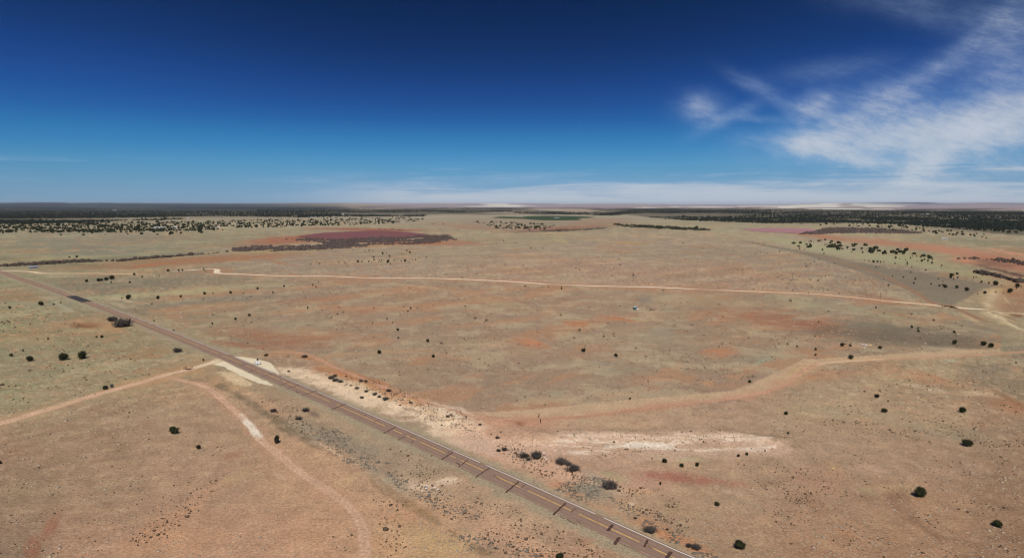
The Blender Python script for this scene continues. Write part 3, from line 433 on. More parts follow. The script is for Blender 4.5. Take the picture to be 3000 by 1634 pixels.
# ------------------------------------------------------------------ strips: roads and tracks
def spline(P, step):
    P = np.asarray(P, float); out = []
    for i in range(len(P) - 1):
        p0, p1, p2, p3 = P[max(i - 1, 0)], P[i], P[i + 1], P[min(i + 2, len(P) - 1)]
        n = max(2, int(np.hypot(*(p2 - p1)) / step))
        for k in range(n):
            t = k / n
            out.append(.5 * ((2 * p1) + (-p0 + p2) * t + (2 * p0 - 5 * p1 + 4 * p2 - p3) * t * t + (-p0 + 3 * p1 - 3 * p2 + p3) * t ** 3))
    out.append(P[-1]); return np.array(out)
M_soil = bpy.data.materials['desert_soil']
def strip(name, pts, width, rgb, z=.04, step=4, rag=.35, seed=0., spots=(), ruts=True):
    """a worn track: its edges take the colour of the soil beside them, the middle its own, with paler wheel ruts"""
    P = spline(W(pts), step)
    T = np.gradient(P, axis=0); T /= np.linalg.norm(T, axis=1)[:, None] + 1e-9; N = np.column_stack([T[:, 1], -T[:, 0]])
    s = np.concatenate([[0], np.cumsum(np.hypot(*np.diff(P, axis=0).T))])
    wl = width / 2 * (1 + rag * fbm(s, s * 0, 9, 3, seed + 1)); wr = width / 2 * (1 + rag * fbm(s, s * 0, 9, 3, seed + 5))
    offs = [-1.35, -.95, -.6, -.3, 0, .3, .6, .95, 1.35]; n = len(P); V = []; C = []
    for o_ in offs:
        q = P + N * (np.where(o_ < 0, wl, wr) * o_)[:, None]
        V.append(np.column_stack([q, height(q[:, 0], q[:, 1]) + z]))
        g = paint(q[:, 0], q[:, 1])
        own = np.tile(np.array(alb(*rgb))[None], (n, 1)) * (1 + .10 * fbm(q[:, 0], q[:, 1], 9, 3, seed)[:, None])
        if ruts: own = own * (1.06 if abs(abs(o_) - .6) < .1 else .97 if o_ == 0 else 1)
        qx, qy = to_chart(q[:, 0], q[:, 1])
        for sx, sy, rx, ry, cc, st in spots:
            m = sstep(1.2, .5, np.hypot((qx - sx) / rx, (qy - sy) / ry) + .5 * fbm(q[:, 0], q[:, 1], 4, 3, 3.)) * st
            own = own + (np.array(alb(*cc))[None] - own) * m[:, None]
        k = {1.35: 0, .95: .55, .6: 1, .3: 1, 0: .9}[abs(o_)]
        k = np.clip(k * (1 + .35 * fbm(q[:, 0], q[:, 1], 6, 3, seed + 9)), 0, 1) * sstep(0, 6, s) * sstep(0, 6, s[-1] - s)
        C.append(g + (own - g) * np.broadcast_to(k, (n,))[:, None])
    V = np.vstack(V); C = np.vstack(C); k = np.arange(n - 1)
    Fq = np.vstack([np.column_stack([a * n + k, a * n + k + 1, (a + 1) * n + k + 1, (a + 1) * n + k])[:, ::-1] for a in range(len(offs) - 1)])
    me = np_mesh(name, V, Fq, M_soil)
    me.attributes.new('soil', 'FLOAT_COLOR', 'POINT').data.foreach_set('color', np.column_stack([C, np.ones(len(C))]).astype(np.float32).ravel())
    return tag(link(name, me), kind='structure')

M_pull = ground_like('cream_gravel', alb(224, 204, 178), .06, .6)
strip('gravel_track', GRAVEL[:9], 7.0, (226, 200, 168), .06, 12, .2, 1)
strip('gravel_track', GRAVEL[10:-3], 7.0, (240, 214, 190), .06, 12, .2, 3, [(2450, 866, 420, 40, (214, 176, 148), .85), (1640, 833, 40, 8, (186, 148, 116), .8), (2060, 848, 50, 8, (176, 138, 108), .8), (700, 806, 70, 8, (236, 216, 196), .7), (1900, 840, 140, 8, (240, 220, 204), .7), (1480, 825, 120, 8, (236, 214, 196), .6)])
strip('gravel_track', GRAVEL[-3:], 5.0, (214, 184, 148), .06, 8, .3, 5)
strip('dirt_road', DIRT_L, 5.0, (204, 164, 138), .04, 3, .25, 9, [(520, 1088, 70, 16, (208, 176, 150), .8), (610, 1064, 60, 20, (220, 196, 168), .9)])
strip('dirt_road', DIRT_B, 3.0, (196, 156, 131), .04, 2, .25, 13, [(742, 1250, 46, 42, (226, 208, 192), .95), (900, 1388, 60, 30, (200, 160, 136), .7), (585, 1128, 40, 10, (206, 164, 136), .7)])
strip('dirt_track', DIRT_F, 2.8, (190, 144, 120), .045, 3, .3, 17, [(2470, 1058, 120, 14, (212, 180, 150), .8), (1800, 1212, 300, 30, (176, 126, 98), .5)])
strip('dirt_track', DIRT_R, 3.6, (150, 114, 92), .06, 10, .35, 21)

def sheet(name, pts, mt, z, kind='structure', rag=0., zabs=None):
    P = spline(W(pts + [pts[0]]), 3 if rag else 1e9)[:-1]
    if rag:
        P = P + np.column_stack([fbm(P[:, 0], P[:, 1], 5, 3, 2.), fbm(P[:, 0], P[:, 1], 5, 3, 9.)]) * rag
    bm = bmesh.new(); vs = [bm.verts.new((p[0], p[1], z)) for p in P]
    f = bm.faces.new(vs)
    if f.normal.z < 0: f.normal_flip()
    bmesh.ops.triangulate(bm, faces=bm.faces[:])
    bm.normal_update()
    for f in bm.faces:
        if f.normal.z < 0: f.normal_flip()
    me = bpy.data.meshes.new(name); bm.to_mesh(me); bm.free(); me.materials.append(mt)
    return tag(link(name, me), kind=kind)
sheet('gravel_pullout', [(672, 1042), (700, 1044), (735, 1048), (770, 1056), (792, 1062), (802, 1072), (812, 1086), (822, 1098), (838, 1108), (800, 1100), (745, 1074), (700, 1054)], M_pull, .035, rag=.5)
sheet('gravel_pullout', [(634, 1050), (655, 1056), (690, 1074), (730, 1093), (770, 1112), (804, 1128), (780, 1126), (745, 1118), (715, 1106), (690, 1092), (662, 1078), (640, 1070), (618, 1066), (610, 1060)], M_pull, .032, rag=.6)

# highway
def road_strip(name, o0, o1, z, mt, s0, s1, step=6, parent=None, dash=None, wear=0.):
    s = np.arange(s0, s1 + .1, step); x, y = road_center(s)
    V = np.vstack([np.column_stack([x + RN[0] * o, y + RN[1] * o, np.full_like(s, z)]) for o in (o0, o1)])
    n = len(s); k = np.arange(n - 1)
    if wear: k = k[RNG.random(n - 1) > wear]
    Fq = np.column_stack([k, n + k, n + k + 1, k + 1])
    nz = np.cross(V[Fq[0, 1]] - V[Fq[0, 0]], V[Fq[0, 2]] - V[Fq[0, 0]])[2]
    if nz < 0: Fq = Fq[:, ::-1]
    o = link(name, np_mesh(name, V, Fq, mt))
    if parent: o.parent = parent
    return o
S0, S1 = min(_rs) - 90, max(_rs) + 260
def asphalt_mat():
    m = ground_like('worn_asphalt', alb(148, 120, 106), .08, 1.0)
    return m
hw = road_strip('highway', -4.25, 4.2, .05, asphalt_mat(), S0, S1); tag(hw, kind='structure')
M_yel = mat('road_yellow', alb(214, 168, 98), .7, .25, .8); M_wht = mat('road_white', alb(246, 240, 232), .7, .10, .8)
M_fade = mat('faded_white', alb(176, 150, 132), .7, .25, .8); M_tar = mat('crack_tar', alb(86, 62, 53), .6, .2, 2)
M_new = mat('fresh_asphalt', alb(62, 58, 58), .8, .1, .3); M_wheel = mat('wheel_path', alb(140, 112, 99), .8, .08, .4)
for o_ in (-2.75, -1.05, 1.0, 2.65):
    road_strip('wheel_path', o_ - .38, o_ + .38, .054, M_wheel, S0, S1, 6, hw)
road_strip('yellow_line', -.19, .19, .058, M_yel, S0, S1 - 200, 3, hw, wear=.12)
road_strip('white_line', 3.39, 3.64, .058, M_wht, S0, S1 - 480, 3, hw, wear=.14)
road_strip('white_line', -3.62, -3.46, .058, M_fade, S0, S1 - 620, 3, hw, wear=.55)
# sealed cracks across the lanes (photograph places)
def crack(pa, pb, w):
    A, B = np.array(G(*pa)), np.array(G(*pb)); d = B - A; L = np.hypot(*d); n = np.array([-d[1], d[0]]) / L
    m = 7; V, Fq = [], []
    for i in range(m + 1):
        t = i / m; wob = .12 * math.sin(i * 2.1 + pa[0]); p = A + d * t + n * wob
        for sg in (-1, 1): V.append((*(p + n * sg * w / 2), .062))
    for i in range(m): Fq.append((2 * i, 2 * i + 2, 2 * i + 3, 2 * i + 1))
    o = mesh_obj('sealed_crack', V, Fq, M_tar, hw)
    for p in o.data.polygons:
        if p.normal.z < 0: p.flip()
for pa, pb, w in [((1293, 1346), (1326, 1325), .6), ((1343, 1368), (1371, 1346), .4), ((1394, 1397), (1434, 1370), .5), ((1482, 1442), (1520, 1410), .6), ((1525, 1429), (1542, 1417), .3), ((1620, 1508), (1657, 1473), .65), ((1672, 1500), (1687, 1487), .3), ((1780, 1555), (1795, 1536), .9), ((1800, 1594), (1815, 1573), .9), ((1887, 1602), (1898, 1580), .6), ((1953, 1634), (1966, 1615), 1.0),
                  ((762, 1104), (800, 1094), .5), ((818, 1129), (850, 1118), .5), ((840, 1139), (876, 1127), .6), ((885, 1159), (923, 1145), .6), ((932, 1160), (946, 1154), .3), ((970, 1200), (1014, 1182), .65), ((1064, 1219), (1073, 1214), .3), ((1095, 1236), (1112, 1230), .35), ((1124, 1269), (1160, 1250), .6), ((1166, 1289), (1186, 1278), .4), ((1200, 1282), (1217, 1275), .3), ((1205, 1297), (1212, 1290), .3), ((1310, 1326), (1330, 1316), .3), ((700, 1072), (722, 1065), .5), ((728, 1090), (752, 1080), .5), ((1445, 1390), (1462, 1402), .25), ((1640, 1512), (1655, 1518), .25), ((1660, 1521), (1690, 1536), .25), ((1688, 1524), (1700, 1530), .2), ((1337, 1354), (1346, 1360), .5), ((866, 1146), (876, 1150), .5), ((1898, 1598), (1912, 1606), .3)]:
    crack(pa, pb, w)
sA = float(road_st(*G(200, 866))[0]); sB = float(road_st(*G(255, 884))[0])
road_strip('asphalt_patch', -4.2, 4.15, .066, M_new, min(sA, sB), max(sA, sB), 5, hw)

# ------------------------------------------------------------------ ponds, field
def water_mat(name, rgb, rough):
    m = mat(name, rgb, rough, .06, .01, spec=.25, coord='Object'); return m
M_pond = water_mat('muddy_red_water', alb(134, 84, 78), .5)
M_pond2 = water_mat('muddy_mauve_water', alb(176, 126, 128), .5)
sheet('pond', [(868, 694), (900, 688), (950, 682), (1000, 680), (1060, 676.5), (1120, 676), (1170, 678), (1230, 684), (1262, 688), (1215, 694), (1150, 697), (1080, 699), (1030, 703), (980, 701), (945, 698)], M_pond, .5)
sheet('pond', [(2172, 672), (2220, 669.5), (2290, 668.5), (2340, 669), (2390, 672), (2385, 679), (2420, 683), (2380, 686), (2330, 683), (2270, 681), (2215, 678)], M_pond2, .5)
M_crop = ground_like('irrigated_crop', alb(62, 76, 56), .25, .6)
sheet('green_field', [(1438, 637.5), (1470, 635), (1530, 636), (1541, 634), (1580, 633), (1640, 632.8), (1700, 634), (1748, 637), (1712, 639), (1690, 639.5), (1706, 643.5), (1680, 645), (1620, 645.5), (1570, 644.5), (1545, 642), (1530, 641), (1480, 640)], M_crop, 1.0)

# ------------------------------------------------------------------ plants
def lobed(seed, lobes, leaves, size, flat=0.0, core=True):
    """domed evergreen crown 1 m wide, made of many small leaf sprays over an uneven core"""
    r = np.random.default_rng(seed); V = []; Fc = []
    L = []
    for i in range(lobes):
        a = r.uniform(0, 2 * PI); d = r.uniform(.05, .26) if i else 0
        L.append((d * math.cos(a), d * math.sin(a), r.uniform(.26, .50), r.uniform(.20, .30), r.uniform(.24, .36)))
    for cx, cy, cz, rr, rz in L:
        if core:
            b = len(V); n1, n2 = 9, 5
            for j in range(n2 + 1):
                th = PI * j / n2
                for i in range(n1):
                    ph = 2 * PI * i / n1; k = .80 * r.uniform(.82, 1.1)
                    V.append((cx + rr * k * math.sin(th) * math.cos(ph), cy + rr * k * math.sin(th) * math.sin(ph), max(.03, cz + rz * k * math.cos(th))))
            for j in range(n2):
                for i in range(n1):
                    a0 = b + j * n1 + i; a1 = b + j * n1 + (i + 1) % n1
                    Fc.append((a0, a0 + n1, a1 + n1)); Fc.append((a0, a1 + n1, a1))
        for _ in range(leaves // lobes):
            v = r.normal(size=3); v /= np.linalg.norm(v); v[2] = abs(v[2]) if r.random() < .6 else v[2]
            p = np.array([cx, cy, cz]) + v * np.array([rr, rr, rz]) * r.uniform(.78, 1.22)
            if p[2] < .05: p[2] = r.uniform(.04, .14)
            d = v * .8 + r.normal(size=3) * .55 + np.array([0, 0, .35]); d /= np.linalg.norm(d)
            s = np.cross(d, r.normal(size=3)); s /= np.linalg.norm(s) + 1e-9
            ln = size * r.uniform(.6, 1.5); wd = ln * r.uniform(.25, .5); b = len(V)
            V += [p - s * wd, p + s * wd, p + d * ln]; Fc.append((b, b + 1, b + 2))
    return np.array(V, float), np.array(Fc)
def twiggy(seed, n, spread=.5, hgt=.6):
    """leafless bush 1 m wide: a fan of thin bent stems with finer twigs"""
    r = np.random.default_rng(seed); V = []; Fc = []
    def blade(p, q, w):
        d = q - p; s = np.cross(d, r.normal(size=3)); s /= np.linalg.norm(s) + 1e-9; b = len(V)
        V.extend([p - s * w, p + s * w, q]); Fc.append((b, b + 1, b + 2))
    for _ in range(n):
        a = r.uniform(0, 2 * PI); e = r.uniform(.05, 1) ** .6; p0 = np.array([r.normal() * .12, r.normal() * .12, 0.0])
        q = p0 + np.array([math.cos(a) * spread * e * .8, math.sin(a) * spread * e * .8, hgt * r.uniform(.35, .75) * (1.1 - .5 * e)])
        blade(p0, q, .022)
        for _k in range(4):
            p1 = p0 + (q - p0) * r.uniform(.4, 1); d = r.normal(size=3) * .13; d[2] = abs(d[2]) + .05
            blade(p1, p1 + d, .020)
    return np.array(V, float), np.array(Fc)
M_jun = mat('juniper_foliage', (.034, .038, .017), .9, .45, 6.0, .1, .25)
M_bark = mat('juniper_bark', (.10, .07, .05), .9, .2, 8)
M_twig = mat('grey_twigs', (.085, .072, .062), .9, .3, 5, .1, .2)
M_brown = mat('brown_brush', (.09, .06, .038), .9, .3, 5, .1, .2)
M_snag = mat('weathered_snag', (.16, .085, .05), .9, .2, 5)
CROWN = [np_mesh('crown', *lobed(s, lb, 900, .075), M_jun) for s, lb in ((1, 6), (2, 7), (3, 5), (4, 8), (9, 6))]
def trunk_mesh():
    m = MB()
    m.tube((0, 0, -.02), (.03, .02, .2), .05, .04); m.tube((.03, .02, .2), (.12, -.04, .42), .04, .02); m.tube((.03, .02, .2), (-.1, .06, .45), .035, .018); m.tube((.03, .02, .2), (.02, .12, .5), .03, .015)
    me = bpy.data.meshes.new('trunk'); me.from_pydata(m.v, [], m.f); me.materials.append(M_bark); return me
TRUNK = trunk_mesh()
SMALL = []
for s, lb in ((11, 4), (12, 5), (13, 3)):
    v, f = lobed(s, lb, 240, .11); SMALL.append(np_mesh('juniper', v, f, M_jun))

K = 3.4347
def Z(x0, y0, lst): return [(x0 + a / K, y0 + b / K, w / K) for a, b, w in lst]
TREES = (
 Z(0, 740, [(876, 282, 40), (990, 275, 45), (1027, 272, 35), (1075, 268, 45), (1125, 252, 52), (1117, 297, 25), (1309, 298, 28), (1350, 216, 35), (1432, 243, 25), (1580, 237, 15), (1604, 233, 18), (1690, 178, 35), (1797, 174, 32), (1838, 175, 28), (2049, 166, 28), (2064, 181, 16), (700, 44, 26), (772, 40, 32), (1226, 455, 22), (1287, 450, 58), (1594, 452, 45), (1817, 439, 32), (2057, 408, 40), (2144, 407, 20), (2323, 398, 38), (2450, 405, 18), (414, 515, 48), (97, 552, 35), (540, 521, 24), (612, 502, 20), (970, 846, 28), (1022, 845, 38), (2140, 620, 18), (2507, 628, 34), (2370, 666, 34), (2134, 713, 28), (485, 866, 26), (228, 984, 28), (114, 1032, 38), (300, 1070, 66), (638, 1052, 98), (832, 1040, 88), (2046, 1076, 32), (1552, 686, 22), (1745, 780, 24)]) +
 Z(750, 740, [(18, 360, 32), (280, 337, 30), (171, 399, 30), (572, 321, 20), (627, 292, 20), (605, 347, 24), (522, 552, 30), (876, 601, 22), (818, 615, 24), (761, 650, 20), (1556, 558, 30), (1531, 587, 28), (1317, 662, 28), (1372, 703, 18), (1428, 773, 40), (1435, 853, 30), (1731, 885, 44), (2092, 864, 26), (2106, 536, 26), (2318, 677, 32), (1237, 1000, 60), (1787, 1040, 44), (1917, 1010, 20), (1712, 245, 22), (1913, 215, 18), (2050, 143, 18), (2128, 153, 12), (2254, 127, 12), (2309, 307, 12), (2540, 360, 15), (2483, 217, 14), (15, 1076, 28)]) +
 Z(750, 560, [(1140, 596, 26), (1176, 598, 18), (1103, 605, 14), (1272, 624, 34), (1311, 619, 16), (1428, 620, 12), (1468, 627, 16), (1186, 660, 28), (1343, 654, 28), (1516, 598, 26), (1545, 613, 30), (833, 715, 18), (898, 719, 24), (942, 703, 14), (1027, 705, 34), (1063, 708, 26), (1133, 706, 22), (1187, 690, 28), (1165, 713, 20), (1240, 692, 24), (1265, 694, 22), (1287, 693, 18), (1230, 712, 16), (1258, 712, 20), (1330, 703, 40), (1318, 714, 24), (1355, 732, 22), (1390, 700, 24), (1460, 704, 20), (1500, 698, 34), (1540, 714, 18), (1572, 690, 14), (1604, 687, 20), (1640, 673, 16), (1712, 664, 18), (642, 726, 22), (617, 720, 14), (502, 737, 12), (550, 731, 14), (806, 612, 14), (763, 586, 14), (976, 592, 14), (2492, 500, 24), (2420, 524, 14), (2332, 497, 14), (1245, 377, 16), (1295, 380, 14), (1370, 380, 18), (1440, 390, 22), (1465, 388, 16), (1885, 328, 18), (1785, 332, 14)]) +
 Z(1500, 740, [(117, 128, 18), (143, 162, 18), (391, 90, 14), (402, 81, 10), (504, 90, 13), (654, 80, 15), (675, 102, 13), (643, 156, 22), (679, 171, 24), (789, 203, 10), (909, 44, 8), (940, 80, 9), (1087, 120, 20), (1005, 121, 8), (1218, 223, 30), (1570, 124, 13), (1597, 23, 13), (1847, 208, 14), (2317, 172, 20), (303, 346, 16), (365, 345, 22), (499, 360, 28), (916, 317, 13), (140, 470, 14), (493, 627, 24), (255, 795, 16), (355, 850, 12), (681, 776, 32), (922, 839, 30), (722, 980, 56), (1050, 1028, 52), (1428, 998, 12), (1943, 1159, 24), (2435, 437, 15), (2165, 68, 13), (2450, 13, 13)]) +
 Z(1500, 560, [(190, 572, 26), (307, 572, 14), (464, 592, 12), (40, 523, 16), (310, 489, 12), (1720, 523, 22), (1917, 569, 13), (2230, 595, 14), (2499, 611, 15), (2567, 622, 15), (450, 425, 16), (366, 440, 13)]) +
 Z(2250, 740, [(198, 918, 26), (292, 940, 28), (481, 971, 32), (481, 1026, 34), (742, 925, 48), (825, 929, 36), (1130, 955, 46), (832, 1052, 56), (1443, 746, 38), (1508, 757, 30), (1514, 785, 36), (1670, 677, 30), (1876, 797, 34), (1884, 904, 54), (2173, 915, 58), (2243, 934, 54), (1086, 553, 22), (607, 588, 20), (508, 695, 22), (187, 353, 14), (229, 279, 20), (102, 244, 16), (430, 270, 20), (504, 280, 24), (612, 226, 15), (780, 254, 13), (852, 307, 13), (558, 387, 15), (391, 323, 12), (414, 329, 15), (444, 338, 12), (671, 106, 15), (467, 92, 18), (386, 133, 21), (376, 107, 12), (427, 112, 12), (520, 72, 12), (420, 68, 9), (1187, 404, 15), (1214, 326, 30), (1168, 265, 13), (1252, 237, 17), (1360, 247, 19), (1480, 265, 26), (1470, 304, 28), (1640, 312, 26), (1711, 267, 19), (1760, 289, 15), (1724, 331, 28), (1757, 326, 22), (1779, 340, 42), (1897, 347, 40), (2000, 372, 42), (2110, 414, 18), (2180, 402, 36), (2293, 395, 22), (2365, 407, 17), (2428, 388, 50), (2507, 333, 44), (2500, 358, 20), (2548, 340, 20), (2145, 296, 28), (2225, 306, 28), (2282, 308, 58), (2348, 328, 15), (1900, 210, 34), (1847, 225, 42), (1840, 248, 32), (1870, 264, 20), (1437, 197, 19), (1583, 177, 22), (1446, 145, 21), (1280, 106, 21), (968, 78, 17), (1017, 82, 24), (1060, 87, 34), (1099, 91, 30), (1131, 92, 28), (1166, 89, 19), (1088, 144, 19), (1120, 140, 12), (1284, 51, 30), (1402, 100, 23), (1398, 118, 21), (1386, 72, 15), (1436, 54, 20), (1327, 63, 15), (1545, 80, 32), (1575, 68, 26), (1605, 82, 28), (1647, 101, 28), (1656, 68, 20), (1748, 130, 26), (1500, 86, 15), (1534, 42, 24), (1497, 33, 20), (1452, 35, 13), (1160, 5, 34), (1287, 3, 42), (2160, 220, 24), (2200, 218, 28), (2115, 198, 26), (2070, 250, 20), (2095, 248, 17), (565, 8, 24), (1910, 250, 22), (2497, 1107, 20)]) +
 Z(2250, 560, [(320, 577, 26), (370, 586, 19), (549, 590, 26), (571, 540, 20), (585, 531, 12), (643, 566, 14), (666, 548, 15), (671, 573, 14), (695, 592, 15), (720, 596, 15), (795, 574, 20), (842, 612, 15), (955, 617, 26), (1035, 583, 19), (1073, 582, 20), (1031, 622, 14), (372, 509, 13), (458, 515, 12), (117, 606, 22), (213, 637, 12), (940, 590, 14), (990, 580, 14), (1340, 566, 14)]) +
 [(508, 1260, 31), (581, 1310, 14), (1, 1354, 12), (813, 1291, 21), (1127, 1112, 6), (308, 1134, 18), (1846, 1166, 10), (2197, 1117, 12), (1832, 1314, 8), (2062, 1293, 8), (2303, 1210, 14), (2309, 1268, 9), (2590, 1201, 18), (2820, 1203, 20), (2601, 1174, 7), (2570, 1159, 17), (2832, 1296, 29), (2382, 1137, 4), (1946, 1349, 19), (1998, 1362, 16), (2043, 1360, 16), (2164, 1334, 12), (2189, 1329, 12), (1910, 1342, 6), (1935, 1416, 9), (2100, 1476, 16), (2165, 1596, 35), (1637, 1628, 28), (2692, 1443, 35), (2924, 1534, 25), (2442, 1582, 7), (2905, 1292, 6)])
CUSTOM = {  # hand-written names for the larger or lone ones
 (186, 1046): 'broad dark juniper, middle one of three above the left dirt road', (242, 1043): 'leaning dark juniper, right one of three above the left dirt road', (87, 1051): 'compact dark juniper, left one of three above the left dirt road',
 (508, 1260): 'ragged broad juniper alone in the grass left of the branching dirt road', (581, 1310): 'small round juniper below the ragged broad one, left of the dirt road', (1, 1354): 'juniper cut by the left edge of the photo', (813, 1291): 'forked tall juniper beside the pale stretch of branching dirt road', (308, 1134): 'low flat juniper beside the dark blue bin on the left dirt road',
 (596, 1053): 'small juniper beside the highway where the left dirt road begins', (754, 1053): 'tiny juniper behind the white trailer on the gravel pull-out', (1127, 1112): 'tiny juniper on the plain just beyond the fence track',
 (1110, 1031): 'large round juniper standing alone right of the dark grey bush', (1270, 1043): 'leaning juniper with a tiny one to its upper right', (1308, 1034): 'tiny juniper just right of the leaning juniper',
 (1637, 1628): 'juniper cut by the bottom edge, left of the highway', (2165, 1596): 'large rounded juniper at bottom right of the highway, biggest near it', (2692, 1443): 'large dark juniper alone on the right foreground slope', (2924, 1534): 'ragged juniper nearest the bottom right corner', (2442, 1582): 'tiny bush left of the bottom right corner juniper', (2100, 1476): 'twin-topped small juniper between the highway and right foreground', (1935, 1416): 'slim upright small juniper right of the grey thicket',
 (1946, 1349): 'largest and leftmost of three junipers below the pale ledge', (1998, 1362): 'middle one of three junipers below the pale ledge', (2043, 1360): 'pointed right one of three junipers below the pale ledge', (1910, 1342): 'tiny juniper just left of the three below the pale ledge', (2164, 1334): 'left one of two junipers at the right end of pale ledge', (2189, 1329): 'greyish right one of two junipers at right end of pale ledge', (1832, 1314): 'small round juniper on the white patch of the ledge', (2062, 1293): 'small greyish juniper on top of the pale ledge',
 (2832, 1296): 'broad flat juniper on the right foreground slope', (2905, 1292): 'tiny bush right of the broad flat juniper', (2820, 1203): 'pointed-left dark juniper, right one of a level pair', (2590, 1201): 'rounded dark juniper, left one of a level pair at right', (2303, 1210): 'juniper left of the level pair, below the fence track bend', (2309, 1268): 'small juniper under the one below the fence track bend', (2570, 1159): 'sparse see-through juniper above the left one of a level pair', (2601, 1174): 'tiny juniper between the sparse one and the level pair', (2382, 1137): 'tiny juniper dot under the fence track bend',
 (1846, 1166): 'juniper on the pasture edge above the fence track, centre right', (2197, 1117): 'juniper at the corner where the pasture edge turns up', (2492, 1046): 'juniper at the pasture edge beside the pale fence track, right', (1710, 1025): 'left one of two large round junipers in mid plain', (1806, 1039): 'right one of two large round junipers in mid plain', (1645, 845): 'upright grey-sided juniper just below the gravel track, centre', (1855, 805): 'lone dark juniper beyond the gravel track, above the teal camper', (375, 871): 'widest juniper of the straight line near the highway'}
BOXES = [  # place, box in the photo
 ('the creek bank above the shed', 190, 240, 740, 762), ('the thick row under the track', 240, 345, 805, 832), ("the gravel track's faded stretch", 376, 480, 798, 832), ("the gravel track's leftmost bend", 485, 640, 780, 802), ('the straight line near the highway', 340, 725, 848, 880), ('the group above the pull-out', 400, 770, 915, 985), ("the grass by the highway's patch", 0, 190, 880, 910), ('the far left grass', 0, 310, 970, 1060),
 ('the strip below the track, left', 740, 940, 820, 912), ('the loose chain at centre left', 960, 1260, 890, 1000), ('the middle of the plain', 1260, 1500, 890, 1000), ('the bank behind the red pond', 1090, 1200, 660, 680), ('the hillside behind the red pond', 1240, 1330, 640, 665), ('the pale cluster beyond the track', 1020, 1180, 755, 780), ('the scatter above the pale cluster', 960, 1240, 728, 755), ('the scatter left of pale cluster', 880, 1020, 755, 785), ('the track side, centre left', 1240, 1500, 770, 860),
 ('the grass beyond the red pond', 1395, 1660, 680, 748), ('the trackside plain at centre', 1500, 1720, 755, 880), ('the plain beyond the track, centre', 1720, 2240, 735, 840), ('the plain below the teal camper', 1560, 1800, 900, 1010), ('the bare plain at centre right', 1890, 2230, 840, 1090), ('the far plain right of centre', 1980, 2260, 700, 760),
 ('the rubbly patch, right pasture', 2290, 2600, 990, 1035), ("the dark pasture's right end", 2600, 2960, 930, 1025), ('the middle of right pasture', 2370, 2800, 880, 1000), ('the plain left of utility poles', 2250, 2330, 790, 850), ('the plain between utility poles', 2330, 2560, 790, 860), ('the plain beyond the poles', 2240, 2460, 730, 800), ('the plain beyond the red track', 2560, 2720, 790, 860), ('the grey field, right', 2660, 2850, 805, 855), ('the field corner by red bottoms', 2850, 3000, 795, 865), ('the pale grass slope, right', 2500, 2620, 740, 790), ('the red bottoms\' near edge', 2620, 2960, 735, 830), ('the far pale grass strip', 2300, 2480, 700, 745), ('the middle pale grass strip', 2480, 2640, 705, 745), ('the far red bottoms', 2640, 2990, 715, 745), ('the right edge', 2940, 3010, 1040, 1075)]
def ordinal(n): return ['first', 'second', 'third', 'fourth', 'fifth', 'sixth', 'seventh', 'eighth', 'ninth', 'tenth', 'eleventh', 'twelfth', 'thirteenth', 'fourteenth', 'fifteenth'][n]
def place_tree(i, px, py, w, label):
    x, y, z = GP(px, py + w * .30)
    dist = math.hypot(x, y, H) if False else math.sqrt(x * x + y * y + H * H)
    wm = w * dist / F
    rz = random.uniform(0, 2 * PI); hs = random.uniform(.85, 1.15)
    if label and 'low flat' in label: hs = .6
    if label and 'flat juniper' in label: hs = .75
    if label and ('tall' in label or 'upright' in label): hs = 1.5
    tiny = w < 9
    if tiny:
        o = bpy.data.objects.new('juniper', SMALL[i % 3]); col.objects.link(o)
    else:
        o = bpy.data.objects.new('juniper', None); col.objects.link(o)
        for me in (CROWN[i % 5], TRUNK):
            c = bpy.data.objects.new(me.name.split('.')[0], me); c.parent = o; col.objects.link(c)
    o.location = (x, y, z - .02); o.rotation_euler = (0, 0, rz); kk = .92 if w > 12 else .82
    o.scale = (wm * kk, wm * kk, wm * hs * kk * .88)
    tag(o, label, 'juniper', 'junipers scattered over the plain')
    return wm
_used = set(); todo = []
for t in TREES:
    lab = None
    for k, v in CUSTOM.items():
        if k not in _used and abs(k[0] - t[0]) < 4.5 and abs(k[1] - t[1]) < 5: lab = v; _used.add(k); break
    todo.append([*t, lab])
print('unused custom', [k for k in CUSTOM if k not in _used], 'trees', len(TREES))
rest = [t for t in todo if not t[3]]
for name, xa, xb, ya, yb in BOXES:
    mem = sorted([t for t in rest if not t[3] and xa <= t[0] <= xb and ya <= t[1] <= yb], key=lambda t: t[0])
    n = len(mem)
    ch = 1 if n <= 10 else 2 if n <= 18 else 3 if n <= 30 else 4
    nm = {1: [''], 2: ['left half of ', 'right half of '], 3: ['left third of ', 'middle third of ', 'right third of '], 4: ['first quarter of ', 'second quarter of ', 'third quarter of ', 'last quarter of ']}[ch]
    for q in range(ch):
        part = mem[q * n // ch:(q + 1) * n // ch]
        for k, t in enumerate(part):
            size = 'tiny' if t[2] < 4.6 else 'small' if t[2] < 9 else 'dark'
            pos = 'only one in' if len(part) == 1 else 'leftmost in' if k == 0 else 'rightmost in' if k == len(part) - 1 else ordinal(k) + ' from left in'
            t[3] = f'{size} juniper, {pos} {nm[q]}{name}'
left = [t for t in todo if not t[3]]
print('unlabelled', [(round(t[0]), round(t[1])) for t in left])
for k, t in enumerate(left): t[3] = f'lone small juniper on the open plain, {ordinal(min(k, 14))} such from left'
for i, t in enumerate(todo): place_tree(i, *t)

